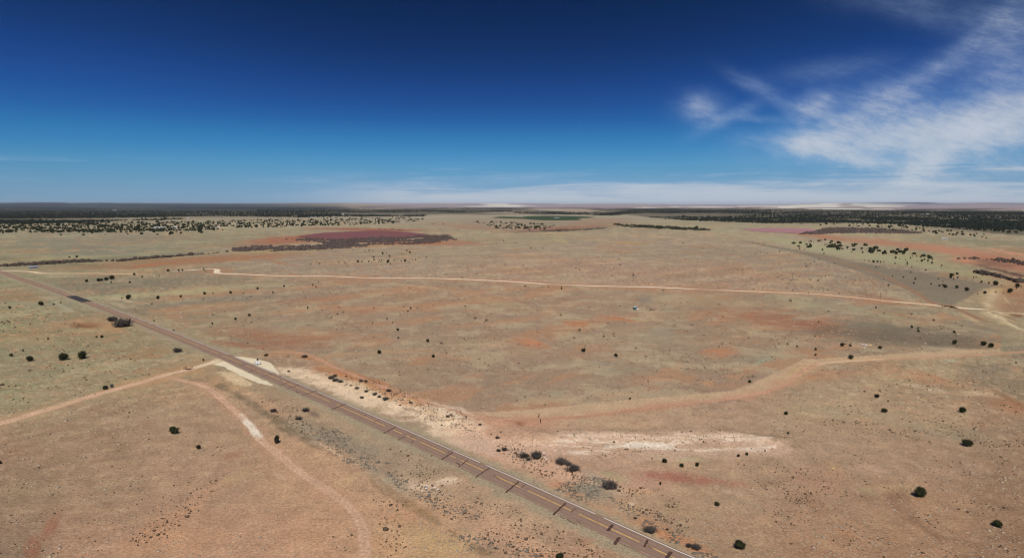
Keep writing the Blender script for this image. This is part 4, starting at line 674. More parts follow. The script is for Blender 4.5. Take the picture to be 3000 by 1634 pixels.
# grey leafless shrubs
TWIG = [np_mesh('branches', *twiggy(s, 150), M_twig) for s in (21, 22, 23)]
TWIGB = [np_mesh('branches', *twiggy(s, 110), M_brown) for s in (31, 32)]
SHRUBS = [(1571, 1331, 36, 'large dark leafless thicket left of two others beside the highway', 0), (1645, 1349, 34, 'dark leafless thicket, middle of three on the roadside bank', 0), (1664, 1357, 20, 'dark leafless bush filling the gap between two roadside thickets', 0), (1681, 1369, 34, 'greenish grey thicket, right of three on the roadside bank', 0), (1787, 1418, 42, 'wide grey leafless thicket at the end of the grey roadside patch', 0), (1548, 1344, 14, 'small black bush at the lower left of the large thicket', 0), (1535, 1333, 26, 'grey bush against the left side of the large thicket', 0),
 (357, 946, 42, 'big grey leafless tree clump beside the highway near the brown hollow', 0), (330, 934, 24, 'smaller grey brown clump left of the big clump near the hollow', 0), (520, 1025, 22, 'low grey mound of brush left of the highway', 0), (893, 1043, 17, 'rounded dark grey bush on orange soil beyond the pull-out', 0), (780, 1039, 13, 'low brown bush at the start of the fence track', 1),
 (1905, 1549, 34, 'dark brush clump beside the highway, lower right', 0), (2040, 1600, 26, 'grey brown bush nearest the highway at the bottom', 0), (2018, 1596, 18, 'small grey bush left of the one nearest the highway', 0), (1861, 1516, 10, 'dot of grey brush above the lower right brush clump', 0), (1955, 1549, 10, 'brown bush right of the lower right brush clump', 1)]
_sh = Z(750, 1000, [(755, 360, 60), (792, 343, 48), (800, 385, 60), (850, 397, 50), (905, 347, 25), (1055, 395, 45), (1105, 400, 38), (955, 440, 26), (1015, 467, 42), (1335, 490, 50), (1110, 497, 40), (1195, 530, 50), (1240, 552, 40), (1305, 573, 60), (1065, 560, 40), (1558, 612, 36), (178, 692, 60), (500, 685, 70), (430, 770, 60), (2430, 962, 44), (2500, 1080, 60), (2440, 1092, 46), (2255, 832, 34), (1930, 752, 40), (1962, 735, 26), (1870, 838, 22), (330, 295, 30), (1450, 640, 24), (2365, 930, 20), (2465, 905, 24)])
_ns = ['leftmost', 'second from left', 'third from left', 'fourth from left', 'fifth from left', 'sixth from left', 'seventh from left', 'eighth from left', 'ninth from left', 'tenth from left', 'eleventh from left', 'twelfth from left', 'thirteenth from left', 'fourteenth from left']
A_ = sorted([s for s in _sh if s[0] > 940 and s[0] < 1230]); B_ = sorted([s for s in _sh if s[0] >= 1230]); C_ = sorted([s for s in _sh if s[0] <= 940])
for lst, nm in ((A_, 'on the orange bank right of the highway'), (B_, 'by the white cut bank right of highway'), (C_, 'on the verge nearest the gravel pull-outs')):
    for k, s in enumerate(lst):
        if k < 14: SHRUBS.append((*s, f'grey shrub, {_ns[k]} {nm}', 0))
        else: SHRUBS.append((*s, f'grey shrub, {"rightmost" if k == len(lst) - 1 else "near the right end"} {nm}', 0))
for i, (px, py, w, lab, br) in enumerate(SHRUBS):
    x, y, z = GP(px, py + w * .25); d = math.sqrt(x * x + y * y + H * H); wm = w * d / F
    o = bpy.data.objects.new('bare_shrub', (TWIGB[i % 2] if br else TWIG[i % 3])); col.objects.link(o)
    o.location = (x, y, z); o.rotation_euler = (0, 0, random.uniform(0, 6)); o.scale = (wm * 1.1, wm * 1.1, wm * (1.0 if w > 9 else .8))
    tag(o, lab, 'shrub', 'leafless shrubs along the highway')

# ------------------------------------------------------------------ stuff: woodland, thickets, tufts
def blobs(name, xs, ys, ws, hs, mt, seed, zs=None):
    """many small plants in one mesh: each an uneven 11-point dome"""
    n = len(xs); r = np.random.default_rng(seed); k = 5
    ang = np.arange(k) * 2 * PI / k
    a0 = r.uniform(0, 2 * PI, (n, 1)) + ang[None]; a1 = a0 + PI / k
    j0 = r.uniform(.55, .95, (n, k)); j1 = r.uniform(.8, 1.25, (n, k)); hz = r.uniform(.35, .75, (n, k))
    z0 = (height(xs, ys) if zs is None else zs)[:, None]
    w = ws[:, None] / 2; h = hs[:, None]
    ring0 = np.stack([xs[:, None] + w * j0 * np.cos(a0), ys[:, None] + w * j0 * np.sin(a0), z0 + np.zeros((n, k)) - .02], -1)
    ring1 = np.stack([xs[:, None] + w * j1 * np.cos(a1), ys[:, None] + w * j1 * np.sin(a1), z0 + h * hz], -1)
    top = np.stack([xs + ws * r.normal(0, .08, n), ys + ws * r.normal(0, .08, n), z0[:, 0] + hs], -1)[:, None]
    V = np.concatenate([ring0, ring1, top], 1).reshape(-1, 3)
    f = []
    for i in range(k):
        i2 = (i + 1) % k
        f += [(i, i2, k + i), (i2, k + i2, k + i), (k + i, k + i2, 2 * k)]
    Fq = (np.array(f)[None] + (np.arange(n) * (2 * k + 1))[:, None, None]).reshape(-1, 3)
    return tag(link(name, np_mesh(name, V, Fq, mt)), kind='stuff')
def sample(poly, n, seed, thin=None, rag=0.):
    r = np.random.default_rng(seed); P = np.array(poly, float)
    x0, y0 = P.min(0); x1, y1 = P.max(0); out = []
    tot = 0
    while tot < n:
        a = r.uniform(x0, x1, n); b = r.uniform(y0, y1, n)
        ok = in_poly(a + r.normal(0, rag + 1e-6, n), b + r.normal(0, rag * .12 + 1e-6, n), poly)
        a, b = a[ok], b[ok]
        if thin is not None:
            x, y = G(a, b); keep = fbm(x, y, thin[0], 3, 77.) + r.normal(0, .12, len(a)) > thin[1]; a, b = a[keep], b[keep]
        out.append(np.column_stack(G(a, b))); tot += len(a)
        if len(out) > 60: break
    return np.vstack(out)[:n]
def zone(polys):
    X = [sample(*p) for p in polys]; X = np.vstack(X); return X[:, 0], X[:, 1]
M_forest = mat('woodland_foliage', (.019, .024, .017), .95, .4, .02, .05, coord='Object')
M_scat = mat('far_juniper_foliage', (.024, .027, .014), .95, .4, .05, .05)
M_tam = mat('dormant_thicket', (.105, .078, .066), .95, .35, .05, .05)
def woods(name, polys, w, h, mt, seed, label, cat):
    x, y = zone(polys); n = len(x); r = np.random.default_rng(seed); k = r.lognormal(0, .3, n)
    return tag(blobs(name, x, y, w * k, h * k * r.uniform(.8, 1.2, n), mt, seed), label, cat)
woods('forest', [([(-80, 641), (300, 639), (480, 636), (620, 633), (900, 637), (1000, 634), (1000, 622), (560, 617), (-80, 615)], 9000, 1, (900, -.55), 3),
                 ([(-80, 658), (120, 655), (300, 649), (470, 642), (560, 641), (470, 645), (200, 647), (-80, 645)], 2600, 2, None, 2),
                 ([(870, 637), (1000, 636), (1240, 634), (1250, 631), (1000, 629), (870, 630)], 1500, 3, (260, -.2), 4),
                 ([(750, 621), (1100, 622), (1500, 622), (1500, 616), (1100, 615), (750, 615)], 4200, 4, (700, -.15), 4),
                 ([(-80, 612), (750, 613), (1500, 614), (1500, 611), (600, 607), (-80, 606)], 4200, 5, (1800, -.25), 0), ([(1250, 612), (2300, 611), (2250, 607), (1300, 608)], 2600, 6, (2200, .0), 0)], 7.0, 4.6, M_forest, 41, 'dark juniper woodland filling the far left plain below the horizon', 'woodland')
woods('forest', [([(1500, 624), (1600, 628), (1780, 632), (1850, 628), (1760, 622), (1600, 620), (1500, 619)], 1500, 11, (350, -.1), 4),
                 ([(1760, 628), (1900, 625), (2100, 624), (2260, 628), (2260, 614), (2000, 610), (1850, 614)], 5200, 12, (600, -.35), 4),
                 ([(1900, 637), (2000, 645), (2120, 650), (2250, 654), (2450, 652), (2600, 655), (2800, 668), (3080, 676), (3080, 622), (2700, 619), (2250, 612), (2230, 630), (2050, 634)], 13000, 13, (420, -.3), 4),
                 ([(2500, 623), (3080, 632), (3080, 622), (2500, 617)], 2500, 14, None, 2)], 7.0, 4.6, M_forest, 42, 'dark juniper woodland across the far right plain below the horizon', 'woodland')
woods('far_junipers', [([(-80, 682), (120, 682), (300, 681), (480, 679), (640, 674), (640, 650), (480, 648), (300, 651), (-80, 658)], 1500, 21, (110, -.12), 4),
                       ([(640, 662), (700, 668), (850, 664), (1000, 660), (1150, 654), (1250, 645), (1200, 636), (900, 640), (640, 645)], 800, 22, (110, -.1), 4),
                       ([(-80, 690), (300, 690), (640, 690), (700, 660), (-80, 670)], 60, 23, None, 4),
                       ([(1380, 650), (1450, 670), (1600, 672), (1640, 660), (1560, 654), (1420, 648)], 130, 24, None, 4),
                       ([(2550, 655), (2750, 668), (3080, 690), (3080, 660), (2800, 650)], 330, 25, (200, -.2), 4),
                       ([(2300, 655), (2600, 655), (2900, 690), (2900, 700), (2500, 665)], 90, 26, None, 4),
                       ([(2300, 720), (2600, 745), (2750, 760), (2640, 730), (2400, 700)], 60, 27, None, 4)], 7.0, 4.0, M_scat, 43, 'far junipers dotting the pale grass in front of the woodland', 'junipers')
woods('far_junipers', [([(1795, 655), (1860, 660), (1960, 664), (2060, 671), (2090, 674), (2050, 676), (1940, 671), (1850, 666), (1800, 660)], 420, 31, None, 3)], 5.5, 3.6, M_scat, 44, 'thin line of dark junipers along the rise at the far right of centre', 'junipers')
woods('thicket', [([(680, 735), (760, 737), (900, 732), (1010, 727), (1070, 722), (1060, 716), (1200, 716), (1270, 711), (1320, 700), (1295, 690), (1240, 690), (1200, 695), (1120, 696), (1050, 696), (1020, 703), (960, 702), (905, 697), (860, 703), (960, 712), (940, 720), (850, 722), (750, 722), (690, 727)], 4600, 51, (70, -.35), 9),
                  ([(1290, 690), (1330, 703), (1340, 705), (1310, 688)], 90, 52, None, 3)], 3.6, 2.0, M_tam, 45, 'dormant grey brown thicket along the near shore of the red pond', 'thicket')
woods('thicket', [([(2385, 680), (2410, 669), (2450, 667), (2560, 669), (2650, 675), (2700, 681), (2690, 684), (2600, 683), (2520, 683), (2440, 683), (2400, 687), (2340, 686), (2360, 681)], 2400, 61, None, 5)], 3.8, 2.2, M_tam, 46, 'dormant grey thicket at the right end of the far mauve pond', 'thicket')
woods('thicket', [([(-40, 783), (60, 779), (150, 774), (250, 768), (330, 765), (250, 764), (140, 767), (90, 772), (30, 776), (-40, 778)], 420, 71, None, 2), ([(150, 771), (133, 775), (90, 778), (70, 776), (110, 771)], 130, 72, None, 0), ([(340, 764), (480, 751), (560, 746), (680, 737), (560, 748), (480, 755), (340, 767)], 220, 73, None, 2), ([(1550, 676), (1650, 679), (1760, 672), (1800, 662), (1720, 670), (1600, 674)], 200, 75, None, 4), ([(2790, 760), (2850, 755), (2990, 775), (3060, 790), (3060, 775), (2950, 760)], 160, 74, None, 6), ([(2850, 795), (2900, 803), (2990, 825), (2990, 829), (2940, 815), (2860, 800)], 160, 76, None, 2)], 4.0, 2.0, mat('wash_brush', (.075, .058, .046), .95, .3, .05, .05), 47, 'dark brush along the dry washes at the edges of the plain', 'brush')
M_tuft = mat('dry_brush_tufts', (.125, .085, .055), .95, .35, .4, .05); M_sage = mat('grey_sage_tufts', (.20, .172, .128), .95, .3, .4, .05)
x, y = zone([([(370, 1600), (400, 1560), (480, 1500), (560, 1440), (640, 1395), (700, 1360), (650, 1405), (600, 1470), (540, 1540), (470, 1590)], 160, 81, None, 4), ([(1160, 1390), (1300, 1385), (1420, 1440), (1600, 1540), (1800, 1620), (1760, 1634), (1500, 1634), (1250, 1480)], 520, 82, (10, -.2), 8), ([(1450, 1300), (1560, 1300), (1700, 1390), (1760, 1450), (1650, 1440), (1540, 1380)], 420, 83, (9, -.2), 8), ([(2330, 1225), (2550, 1235), (2720, 1265), (2640, 1275), (2450, 1255)], 120, 84, (20, -.1), 8), ([(2700, 1230), (2950, 1240), (3060, 1310), (2900, 1310), (2750, 1270)], 200, 85, (20, -.1), 8), ([(1780, 1420), (1950, 1430), (2050, 1500), (2000, 1560), (1850, 1490)], 190, 86, (9, -.1), 8), ([(1850, 1010), (2000, 1020), (2180, 1060), (2220, 1110), (2050, 1090), (1900, 1060)], 260, 87, (20, -.1), 8), ([(1100, 1500), (1200, 1530), (1180, 1634), (1110, 1634)], 55, 88, None, 4), ([(960, 1550), (1050, 1560), (1040, 1620), (960, 1620)], 12, 89, None, 4), ([(1080, 1460), (1200, 1470), (1180, 1500), (1100, 1490)], 30, 90, None, 4),
             ([(1600, 1270), (2200, 1270), (2300, 1300), (2200, 1350), (1700, 1340)], 200, 91, (20, -.2), 8), ([(700, 1140), (900, 1200), (1000, 1320), (860, 1270), (720, 1190)], 240, 92, (10, -.1), 8), ([(940, 1090), (1100, 1110), (1350, 1215), (1420, 1290), (1200, 1190), (1000, 1120)], 420, 93, (8, -.1), 8), ([(-40, 1100), (600, 1180), (700, 1350), (300, 1634), (-40, 1634)], 260, 94, None, 4), ([(2200, 1320), (2400, 1380), (2500, 1450), (2350, 1480), (2200, 1420)], 160, 95, (15, -.1), 8), ([(1250, 1330), (1100, 1300), (1200, 1400), (1350, 1400)], 90, 96, (8, -.1), 5), ([(2300, 1060), (2600, 1060), (2950, 1140), (2700, 1140), (2380, 1110)], 200, 97, (20, -.1), 8), ([(1400, 880), (1700, 880), (2300, 1000), (2200, 1100), (1600, 1090), (1300, 1000)], 320, 98, (60, -.05), 8)])
n = len(x); k = RNG.lognormal(-.1, .4, n)
tag(blobs('dry_brush', x, y, .38 * k, .22 * k, M_tuft, 48), 'small dry brown tufts speckling the bare soil', 'brush')
x, y = zone([([(1620, 1430), (1700, 1395), (1780, 1400), (1760, 1450), (1720, 1480)], 420, 101, (8, -.4), 5), ([(880, 1240), (1000, 1260), (1130, 1360), (1200, 1440), (1000, 1350)], 620, 102, (12, -.2), 8), ([(1130, 1390), (1300, 1440), (1420, 1530), (1300, 1500), (1180, 1440)], 320, 103, (9, -.2), 8), ([(1500, 1310), (1580, 1330), (1560, 1360), (1480, 1340)], 120, 104, None, 8), ([(940, 1090), (1200, 1170), (1400, 1270), (1300, 1250), (1000, 1130)], 380, 105, (10, -.1), 8), ([(1380, 1560), (1650, 1634), (1400, 1634), (1300, 1560)], 180, 106, (9, -.1), 8), ([(1760, 1440), (1980, 1540), (2100, 1634), (2040, 1634), (1900, 1560)], 260, 107, (8, -.1), 6)])
n = len(x); k = RNG.lognormal(-.1, .4, n)
tag(blobs('grey_sage', x, y, .46 * k, .16 * k, M_sage, 49), 'low grey sage covering the roadside banks', 'brush')

MID = [(380, 880), (1100, 822), (2000, 850), (2750, 905), (2900, 1010), (2300, 1060), (2100, 1140), (1400, 1205), (1000, 1080), (760, 1030), (560, 950)]
x, y = zone([(MID, 800, 111, (55, .02), 0), ([(2200, 1170), (3040, 1060), (3040, 1634), (2350, 1634), (2150, 1400)], 700, 112, (16, .05), 0), ([(-40, 860), (400, 1000), (560, 1060), (300, 1140), (-40, 1220)], 260, 113, (20, .1), 0), ([(1000, 740), (2300, 740), (2700, 870), (1500, 820), (900, 800)], 260, 114, (120, .1), 0)])
n = len(x); k = RNG.lognormal(-.05, .35, n) * np.clip(np.hypot(x, y) / 450, .55, 1.6)
tag(blobs('dry_brush', x, y, .7 * k, .34 * k, M_tuft, 50), 'scattered low brown brush dotting the open plain', 'brush')
M_straw = mat('straw_grass', (.47, .37, .255), .95, .2, .4, .05)
x, y = zone([(MID, 2600, 121, (40, .0), 0), ([(1900, 1440), (2300, 1420), (3040, 1300), (3040, 1634), (2060, 1634)], 1500, 122, (12, .0), 0), ([(-40, 1200), (300, 1170), (700, 1300), (900, 1634), (-40, 1634)], 900, 123, (14, .05), 0), ([(1600, 1230), (2300, 1150), (2900, 1090), (2900, 1300), (2300, 1270)], 900, 124, (14, .0), 0), ([(1180, 1600), (1240, 1500), (1420, 1634)], 200, 125, None, 0)])
n = len(x); k = RNG.lognormal(-.1, .4, n) * np.clip(np.hypot(x, y) / 380, .55, 1.6)
tag(blobs('grass', x, y, .75 * k, .16 * k, M_straw, 51), 'clumps of pale straw coloured grass on the plain', 'grass')

# ------------------------------------------------------------------ built things
M_wall = mat('pale_wall', (.55, .52, .48), .8, .08, .5); M_white = mat('white_paint', (.78, .78, .76), .5, .04, 1); M_roofw = mat('white_metal_roof', (.72, .74, .76), .35, .05, .5)
M_roofg = mat('grey_metal_roof', (.52, .56, .62), .3, .08, .5, .5, 0, 'Object', .3); M_roofb = mat('blue_metal_roof', (.35, .38, .62), .4, .05, .5); M_glass = mat('dark_window', (.02, .025, .03), .1, .05, 1, .5); M_door = mat('dark_door', (.05, .045, .04), .6, .1, 1); M_wood = mat('dark_post_wood', (.05, .022, .016), .9, .2, 4); M_pole = mat('weathered_pole', (.16, .11, .08), .9, .2, 3); M_rock = mat('pale_rock', (.68, .58, .49), .9, .15, 1.5, bump=.4); M_teal = mat('teal_panel', (.06, .15, .13), .6, .1, 1); M_mint = mat('mint_roof', (.50, .62, .52), .5, .06, 1); M_tyre = mat('tyre_rubber', (.02, .02, .02), .9, .1, 4); M_blue = mat('dark_blue_plastic', (.035, .04, .085), .5, .1, 2); M_black = mat('black_plastic', (.015, .013, .014), .5, .1, 2); M_rust = mat('rusty_steel', (.13, .06, .04), .8, .25, 3); M_siding = mat('grey_siding', (.16, .17, .19), .7, .08, 1)  # grey_siding is one even grey, for shed wall and trailer door
def house(px, py, wpx, label, cat, w2d=.5, hgt=2.6, roof=None, wall=None, rz=0., flat=False, group=None, name='house', depth=None):
    x, y, z = GP(px, py); d = math.sqrt(x * x + y * y + H * H); L = wpx * d / F; D = depth or max(5.0, L * w2d)
    root = empty(name, (x, y, z), rz + math.atan2(-x, y) * 1.0)
    hx, hy = L / 2, D / 2
    w = MB(); w.box(-hx, hx, -hy, hy, 0, hgt)
    if not flat: w.add([(-hx, -hy, hgt), (-hx, hy, hgt), (-hx, 0, hgt + D * .17), (hx, -hy, hgt), (hx, hy, hgt), (hx, 0, hgt + D * .17)], [(0, 2, 1), (3, 4, 5)])
    w.build('wall', wall or M_wall, root)
    r = MB(); e = .5; rh = D * .17
    if flat: r.box(-hx - e, hx + e, -hy - e, hy + e, hgt + .003, hgt + .28)
    else:
        for sg in (-1, 1):
            r.add([(-hx - e, sg * (hy + e), hgt - e * .34 + .03), (hx + e, sg * (hy + e), hgt - e * .34 + .03), (hx + e, 0, hgt + rh + .03), (-hx - e, 0, hgt + rh + .03), (-hx - e, sg * (hy + e), hgt - e * .34 + .17), (hx + e, sg * (hy + e), hgt - e * .34 + .17), (hx + e, 0, hgt + rh + .17), (-hx - e, 0, hgt + rh + .17)],
                  [(0, 1, 2, 3), (4, 7, 6, 5), (0, 4, 5, 1), (0, 3, 7, 4), (1, 5, 6, 2)])
    r.build('roof', roof or M_roofw, root)
    dr = MB(); dr.box(-.45, .45, -hy - .05, -hy + .02, .02, 2.05); dr.build('door', M_door, root)
    for sx in (-.55, .55):
        wn = MB(); wn.box(sx * hx - .6, sx * hx + .6, -hy - .06, -hy + .02, .95, 1.95); wn.build('window', M_glass, root)
    tag(root, label, cat, group)
    return root
house(97, 786, 17, 'low shed with pale metal roof near the far left track junction', 'shed', hgt=2.3, roof=M_roofg, wall=M_siding, rz=.1, name='shed', depth=5)
G_ = 'white houses in the far woodland'
for px, py, w, lab, rf in [(457, 668, 10, 'leftmost long white house among trees in front of left woodland', M_roofw), (469, 668, 8, 'second white house from left in the row before left woodland', M_roofw), (480, 668, 8, 'third white house from left in the row before left woodland', M_roofw), (511, 667, 14, 'widest white house, right end of the row before left woodland', M_roofw), (550, 641, 7, 'white house at the edge of the dark left woodland', M_roofw), (627, 666, 8, 'left one of two white houses right of the woodland row', M_roofw), (640, 667, 8, 'right one of two white houses right of the woodland row', M_roofw), (913, 638, 7, 'pale house in the woodland above the red pond', M_roofw), (924, 637, 5, 'smaller grey house right of the pale one above the pond', M_roofg), (1004, 627.5, 7, 'bright white house where woodland meets the pale band', M_roofw), (1180, 651, 8, 'low cream building on the bare plain above the red pond', M_wall), (1580, 621, 6, 'cream house in the woodland strip above the green field', M_roofw), (2144, 640, 7, 'white house inside the dark woodland right of centre', M_roofw), (2176, 620, 4, 'tiny white house high in the woodland right of centre', M_roofw), (2718, 628, 7, 'white house at the top edge of the far right woodland', M_roofw), (2909, 645, 7, 'blue roofed house in the far right woodland', M_roofb), (2768, 702, 13, 'brown roofed low building on the far right grass', M_wall), (336, 617, 9, 'white roofed house deep in the left woodland', M_roofw)]:
    house(px, py, w, lab, 'house', .5, 3.0, rf, rz=random.uniform(-.3, .3), group=G_)
house(1631, 640, 15, 'long barn with pale roof and dark wall in the green field', 'barn', .35, 4.5, M_roofw, mat('barn_dark', (.04, .07, .07), .8, .1, 1), 0, name='barn')

# teal camper and white tank beside it
x, y, z = GP(1860, 907); t = empty('camper', (x, y, z), .15)
m = MB(); m.box(-1.45, 1.1, -1.1, 1.1, .55, 2.25); m.box(-1.1, .8, -.8, .8, .35, .55); m.build('body', M_teal, t)
m = MB(); m.box(-1.55, 1.2, -1.2, 1.2, 2.253, 2.62); m.box(-1.2, .9, -.9, .9, 2.62, 2.8); m.build('roof', M_mint, t)
for a, b in ((-1.2, -.3), (.1, .8)):
    m = MB(); m.box(a, b, -1.13, -1.08, 1.3, 1.95); m.build('window', M_glass, t)
m = MB(); m.box(1.103, 1.3, -.9, .9, .6, 2.2); m.build('end_panel', M_mint, t)
for sx in (-.8, .5):
    for sy in (-1.0, 1.0):
        m = MB(); m.tube((sx, sy - .12, .32), (sx, sy + .12, .32), .32, .32, 14); m.build('wheel', M_tyre, t)
m = MB(); m.tube((-1.45, 0, .45), (-2.3, 0, .4), .07, .05, 6); m.build('hitch', M_rust, t)
tag(t, 'small teal camper with mint roof parked alone on the plain', 'camper')
x, y, z = GP(1867, 908); t = empty('water_tank', (x, y, z), 0)
m = MB(); m.tube((-.35, 0, .7), (.75, 0, .7), .65, .65, 18); m.tube((-.55, 0, .7), (-.351, 0, .7), .35, .65, 18); m.tube((.751, 0, .7), (.95, 0, .7), .65, .35, 18); m.build('tank', M_white, t)
m = MB(); m.box(-.2, 0, -.5, .5, 0, .2); m.box(.45, .65, -.5, .5, 0, .2); m.build('cradle', M_rust, t)
tag(t, 'white cylindrical tank at the right side of the teal camper', 'tank')
# fallen log
x, y, z = GP(1912, 908); t = empty('fallen_log', (x, y, z), .05)
m = MB(); pts = [(-2.9, .1, .5), (-2.0, 0, .45), (-.9, .2, .5), (.3, -.1, .38), (1.5, .1, .4), (3.0, 0, .55)]
for i in range(5): m.tube(pts[i], pts[i + 1], .42 - .05 * i, .37 - .05 * i, 9)
m.build('trunk', M_brown, t)
for a, b in (((-2.7, .1, .6), (-3.0, .5, 1.35)), ((-2.0, 0, .6), (-1.6, -.5, 1.25)), ((-.8, .2, .6), (-.5, .9, 1.1)), ((1.4, .1, .5), (1.9, -.4, .95)), ((2.5, 0, .5), (3.3, .3, 1.0))):
    q = MB(); q.tube(a, b, .16, .06, 7); q.build('branch', M_brown, t)
tag(t, 'dark fallen tree trunk with stubby branches right of the teal camper', 'log')
# white trailer on the pull-out
x, y, z = GP(754, 1068); t = empty('trailer', (x, y, z + .03), math.radians(35))
m = MB(); m.box(-1.2, 1.2, -.75, .75, .45, 1.75); m.add([(1.2, -.75, .45), (1.2, .75, .45), (1.2, .75, 1.75), (1.2, -.75, 1.75), (1.55, -.4, .6), (1.55, .4, .6), (1.5, .4, 1.6), (1.5, -.4, 1.6)], [(0, 1, 5, 4), (1, 2, 6, 5), (2, 3, 7, 6), (3, 0, 4, 7), (4, 5, 6, 7)]); m.build('body', M_white, t)
for sy in (-.82, .82):
    m = MB(); m.tube((-.1, sy - .09, .33), (-.1, sy + .09, .33), .33, .33, 14); m.build('wheel', M_tyre, t)
m = MB(); m.tube((1.5, 0, .5), (2.3, 0, .45), .05, .04, 6); m.build('hitch', M_rust, t)
m = MB(); m.box(-1.23, -1.19, -.6, .6, .55, 1.6); m.build('door', M_siding, t)
tag(t, 'small white box trailer parked on the pale gravel pull-out', 'trailer')
# blue bin
x, y, z = GP(328, 1134); t = empty('bin', (x, y, z), .4)
m = MB(); m.add([(-.5, -.45, .05), (.5, -.45, .05), (.5, .45, .05), (-.5, .45, .05), (-.62, -.55, 1.05), (.62, -.55, 1.05), (.62, .55, 1.05), (-.62, .55, 1.05)], [(0, 3, 2, 1), (4, 5, 6, 7), (0, 1, 5, 4), (1, 2, 6, 5), (2, 3, 7, 6), (3, 0, 4, 7)]); m.build('body', M_blue, t)
m = MB(); m.add([(-.68, -.6, 1.053), (.68, -.6, 1.053), (.68, .6, 1.053), (-.68, .6, 1.053), (-.6, -.5, 1.3), (.6, -.5, 1.3), (.6, .5, 1.42), (-.6, .5, 1.42)], [(0, 3, 2, 1), (4, 5, 6, 7), (0, 1, 5, 4), (1, 2, 6, 5), (2, 3, 7, 6), (3, 0, 4, 7)]); m.build('lid', M_black, t)
for sx in (-.45, .45):
    m = MB(); m.tube((sx - .06, .42, .12), (sx + .06, .42, .12), .12, .12, 10); m.build('wheel', M_tyre, t)
tag(t, 'dark blue bin standing beside the left dirt road', 'bin')
# utility poles
for px, py, top, lab in ((2326, 858, 837, 'thin utility pole standing by the gravel track, left of two tall ones'), (2578, 882, 859, 'thin utility pole by the gravel track, right of two tall ones'), (2321, 819, 807, 'farthest thin utility pole, beyond the left tall one')):
    x, y, z = GP(px, py); d = math.sqrt(x * x + y * y + H * H); hh = (py - top) * d / F
    t = empty('utility_pole', (x, y, z), .6)
    m = MB(); m.tube((0, 0, -.1), (0, 0, hh), .16, .11, 8); m.build('pole', M_pole, t)
    m = MB(); m.box(-1.1, 1.1, -.06, .06, hh - .7, hh - .55); ca = m.build('crossarm', M_pole, t)
    for q in (-1, 0, 1):
        m = MB(); m.tube((q * .95, .0, hh - .549), (q * .95, 0, hh - .35), .05, .03, 6); m.build('insulator', M_glass, ca)
    tag(t, lab, 'utility pole', 'utility poles along the gravel track')
# gate posts
for px, py, hpx, lab, lean in ((1579, 1221, 11, 'upper dark gate post beside the orange track, with a short brace', .06), (1583.5, 1237, 11, 'lower dark gate post beside the orange track', .1)):
    x, y, z = GP(px, py); d = math.sqrt(x * x + y * y + H * H); hh = hpx * d / F
    t = empty('gate_post', (x, y, z), 0)
    m = MB(); m.tube((0, 0, -.1), (lean, .05, hh), .17, .14, 9); m.build('post', M_wood, t)
    if hpx and 'brace' in lab:
        m = MB(); m.tube((-.55, 0, 0), (-.02, .02, hh * .55), .12, .1, 7); m.build('brace', M_wood, t)
    tag(t, lab, 'post', 'gate posts by the orange track')
x, y, z = GP(2368, 861); t = empty('marker_post', (x, y, z)); m = MB(); m.tube((0, 0, -.1), (0, 0, 1.3), .22, .2, 8); m.box(-.35, .35, -.06, .06, 1.3, 1.8); m.build('post', M_wood, t); tag(t, 'short dark marker post on the gravel track edge, right of left pole', 'post')
# cattle guards
for px, py, wpx, lab, rz in ((551, 1082, 16, 'rusty cattle guard across the left dirt road', math.radians(-15)), (2774, 898, 18, 'rusty cattle guard across the gravel track at the right', math.radians(-28))):
    x, y, z = GP(px, py); d = math.sqrt(x * x + y * y + H * H); L = wpx * d / F
    t = empty('cattle_guard', (x, y, z + .05), rz)
    m = MB()
    for q in range(9): m.tube((-L / 2, -1.1 + q * .275, .08), (L / 2, -1.1 + q * .275, .08), .06, .06, 6)
    m.build('grid', M_rust, t)
    for sx in (-1, 1):
        m = MB(); ex = sx * L / 2
        for zz in (.5, .85, 1.2): m.tube((ex, -1.2, zz), (ex + sx * .35, 1.2, zz), .05, .05, 6)
        for yy in (-1.2, 0, 1.2): m.tube((ex + sx * .175 * (yy / 1.2 + 1), yy, -.05), (ex + sx * .175 * (yy / 1.2 + 1), yy, 1.35), .07, .07, 6)
        m.build('wing_fence', M_rust, t)
    tag(t, lab, 'cattle guard', 'cattle guards on the tracks')
# snags
for px, py, hpx, lab in ((1091, 949, 6, 'rust brown dead snag in the loose chain of junipers, lower left'), (1172, 925, 7, 'rust brown dead snag above the first one, centre left'), (1673, 788, 7, 'rust brown dead snag left of two small junipers beyond the track')):
    x, y, z = GP(px, py); d = math.sqrt(x * x + y * y + H * H); hh = hpx * d / F
    m = MB(); m.tube((0, 0, -.1), (.15, 0, hh), .28, .12, 8); m.tube((.05, 0, hh * .5), (-.5, .2, hh * .9), .14, .05, 6); m.tube((.1, 0, hh * .6), (.6, -.2, hh * .85), .12, .04, 6)
    o = m.build('dead_snag', M_snag); o.location = (x, y, z); tag(o, lab, 'dead tree', 'dead snags on the plain')
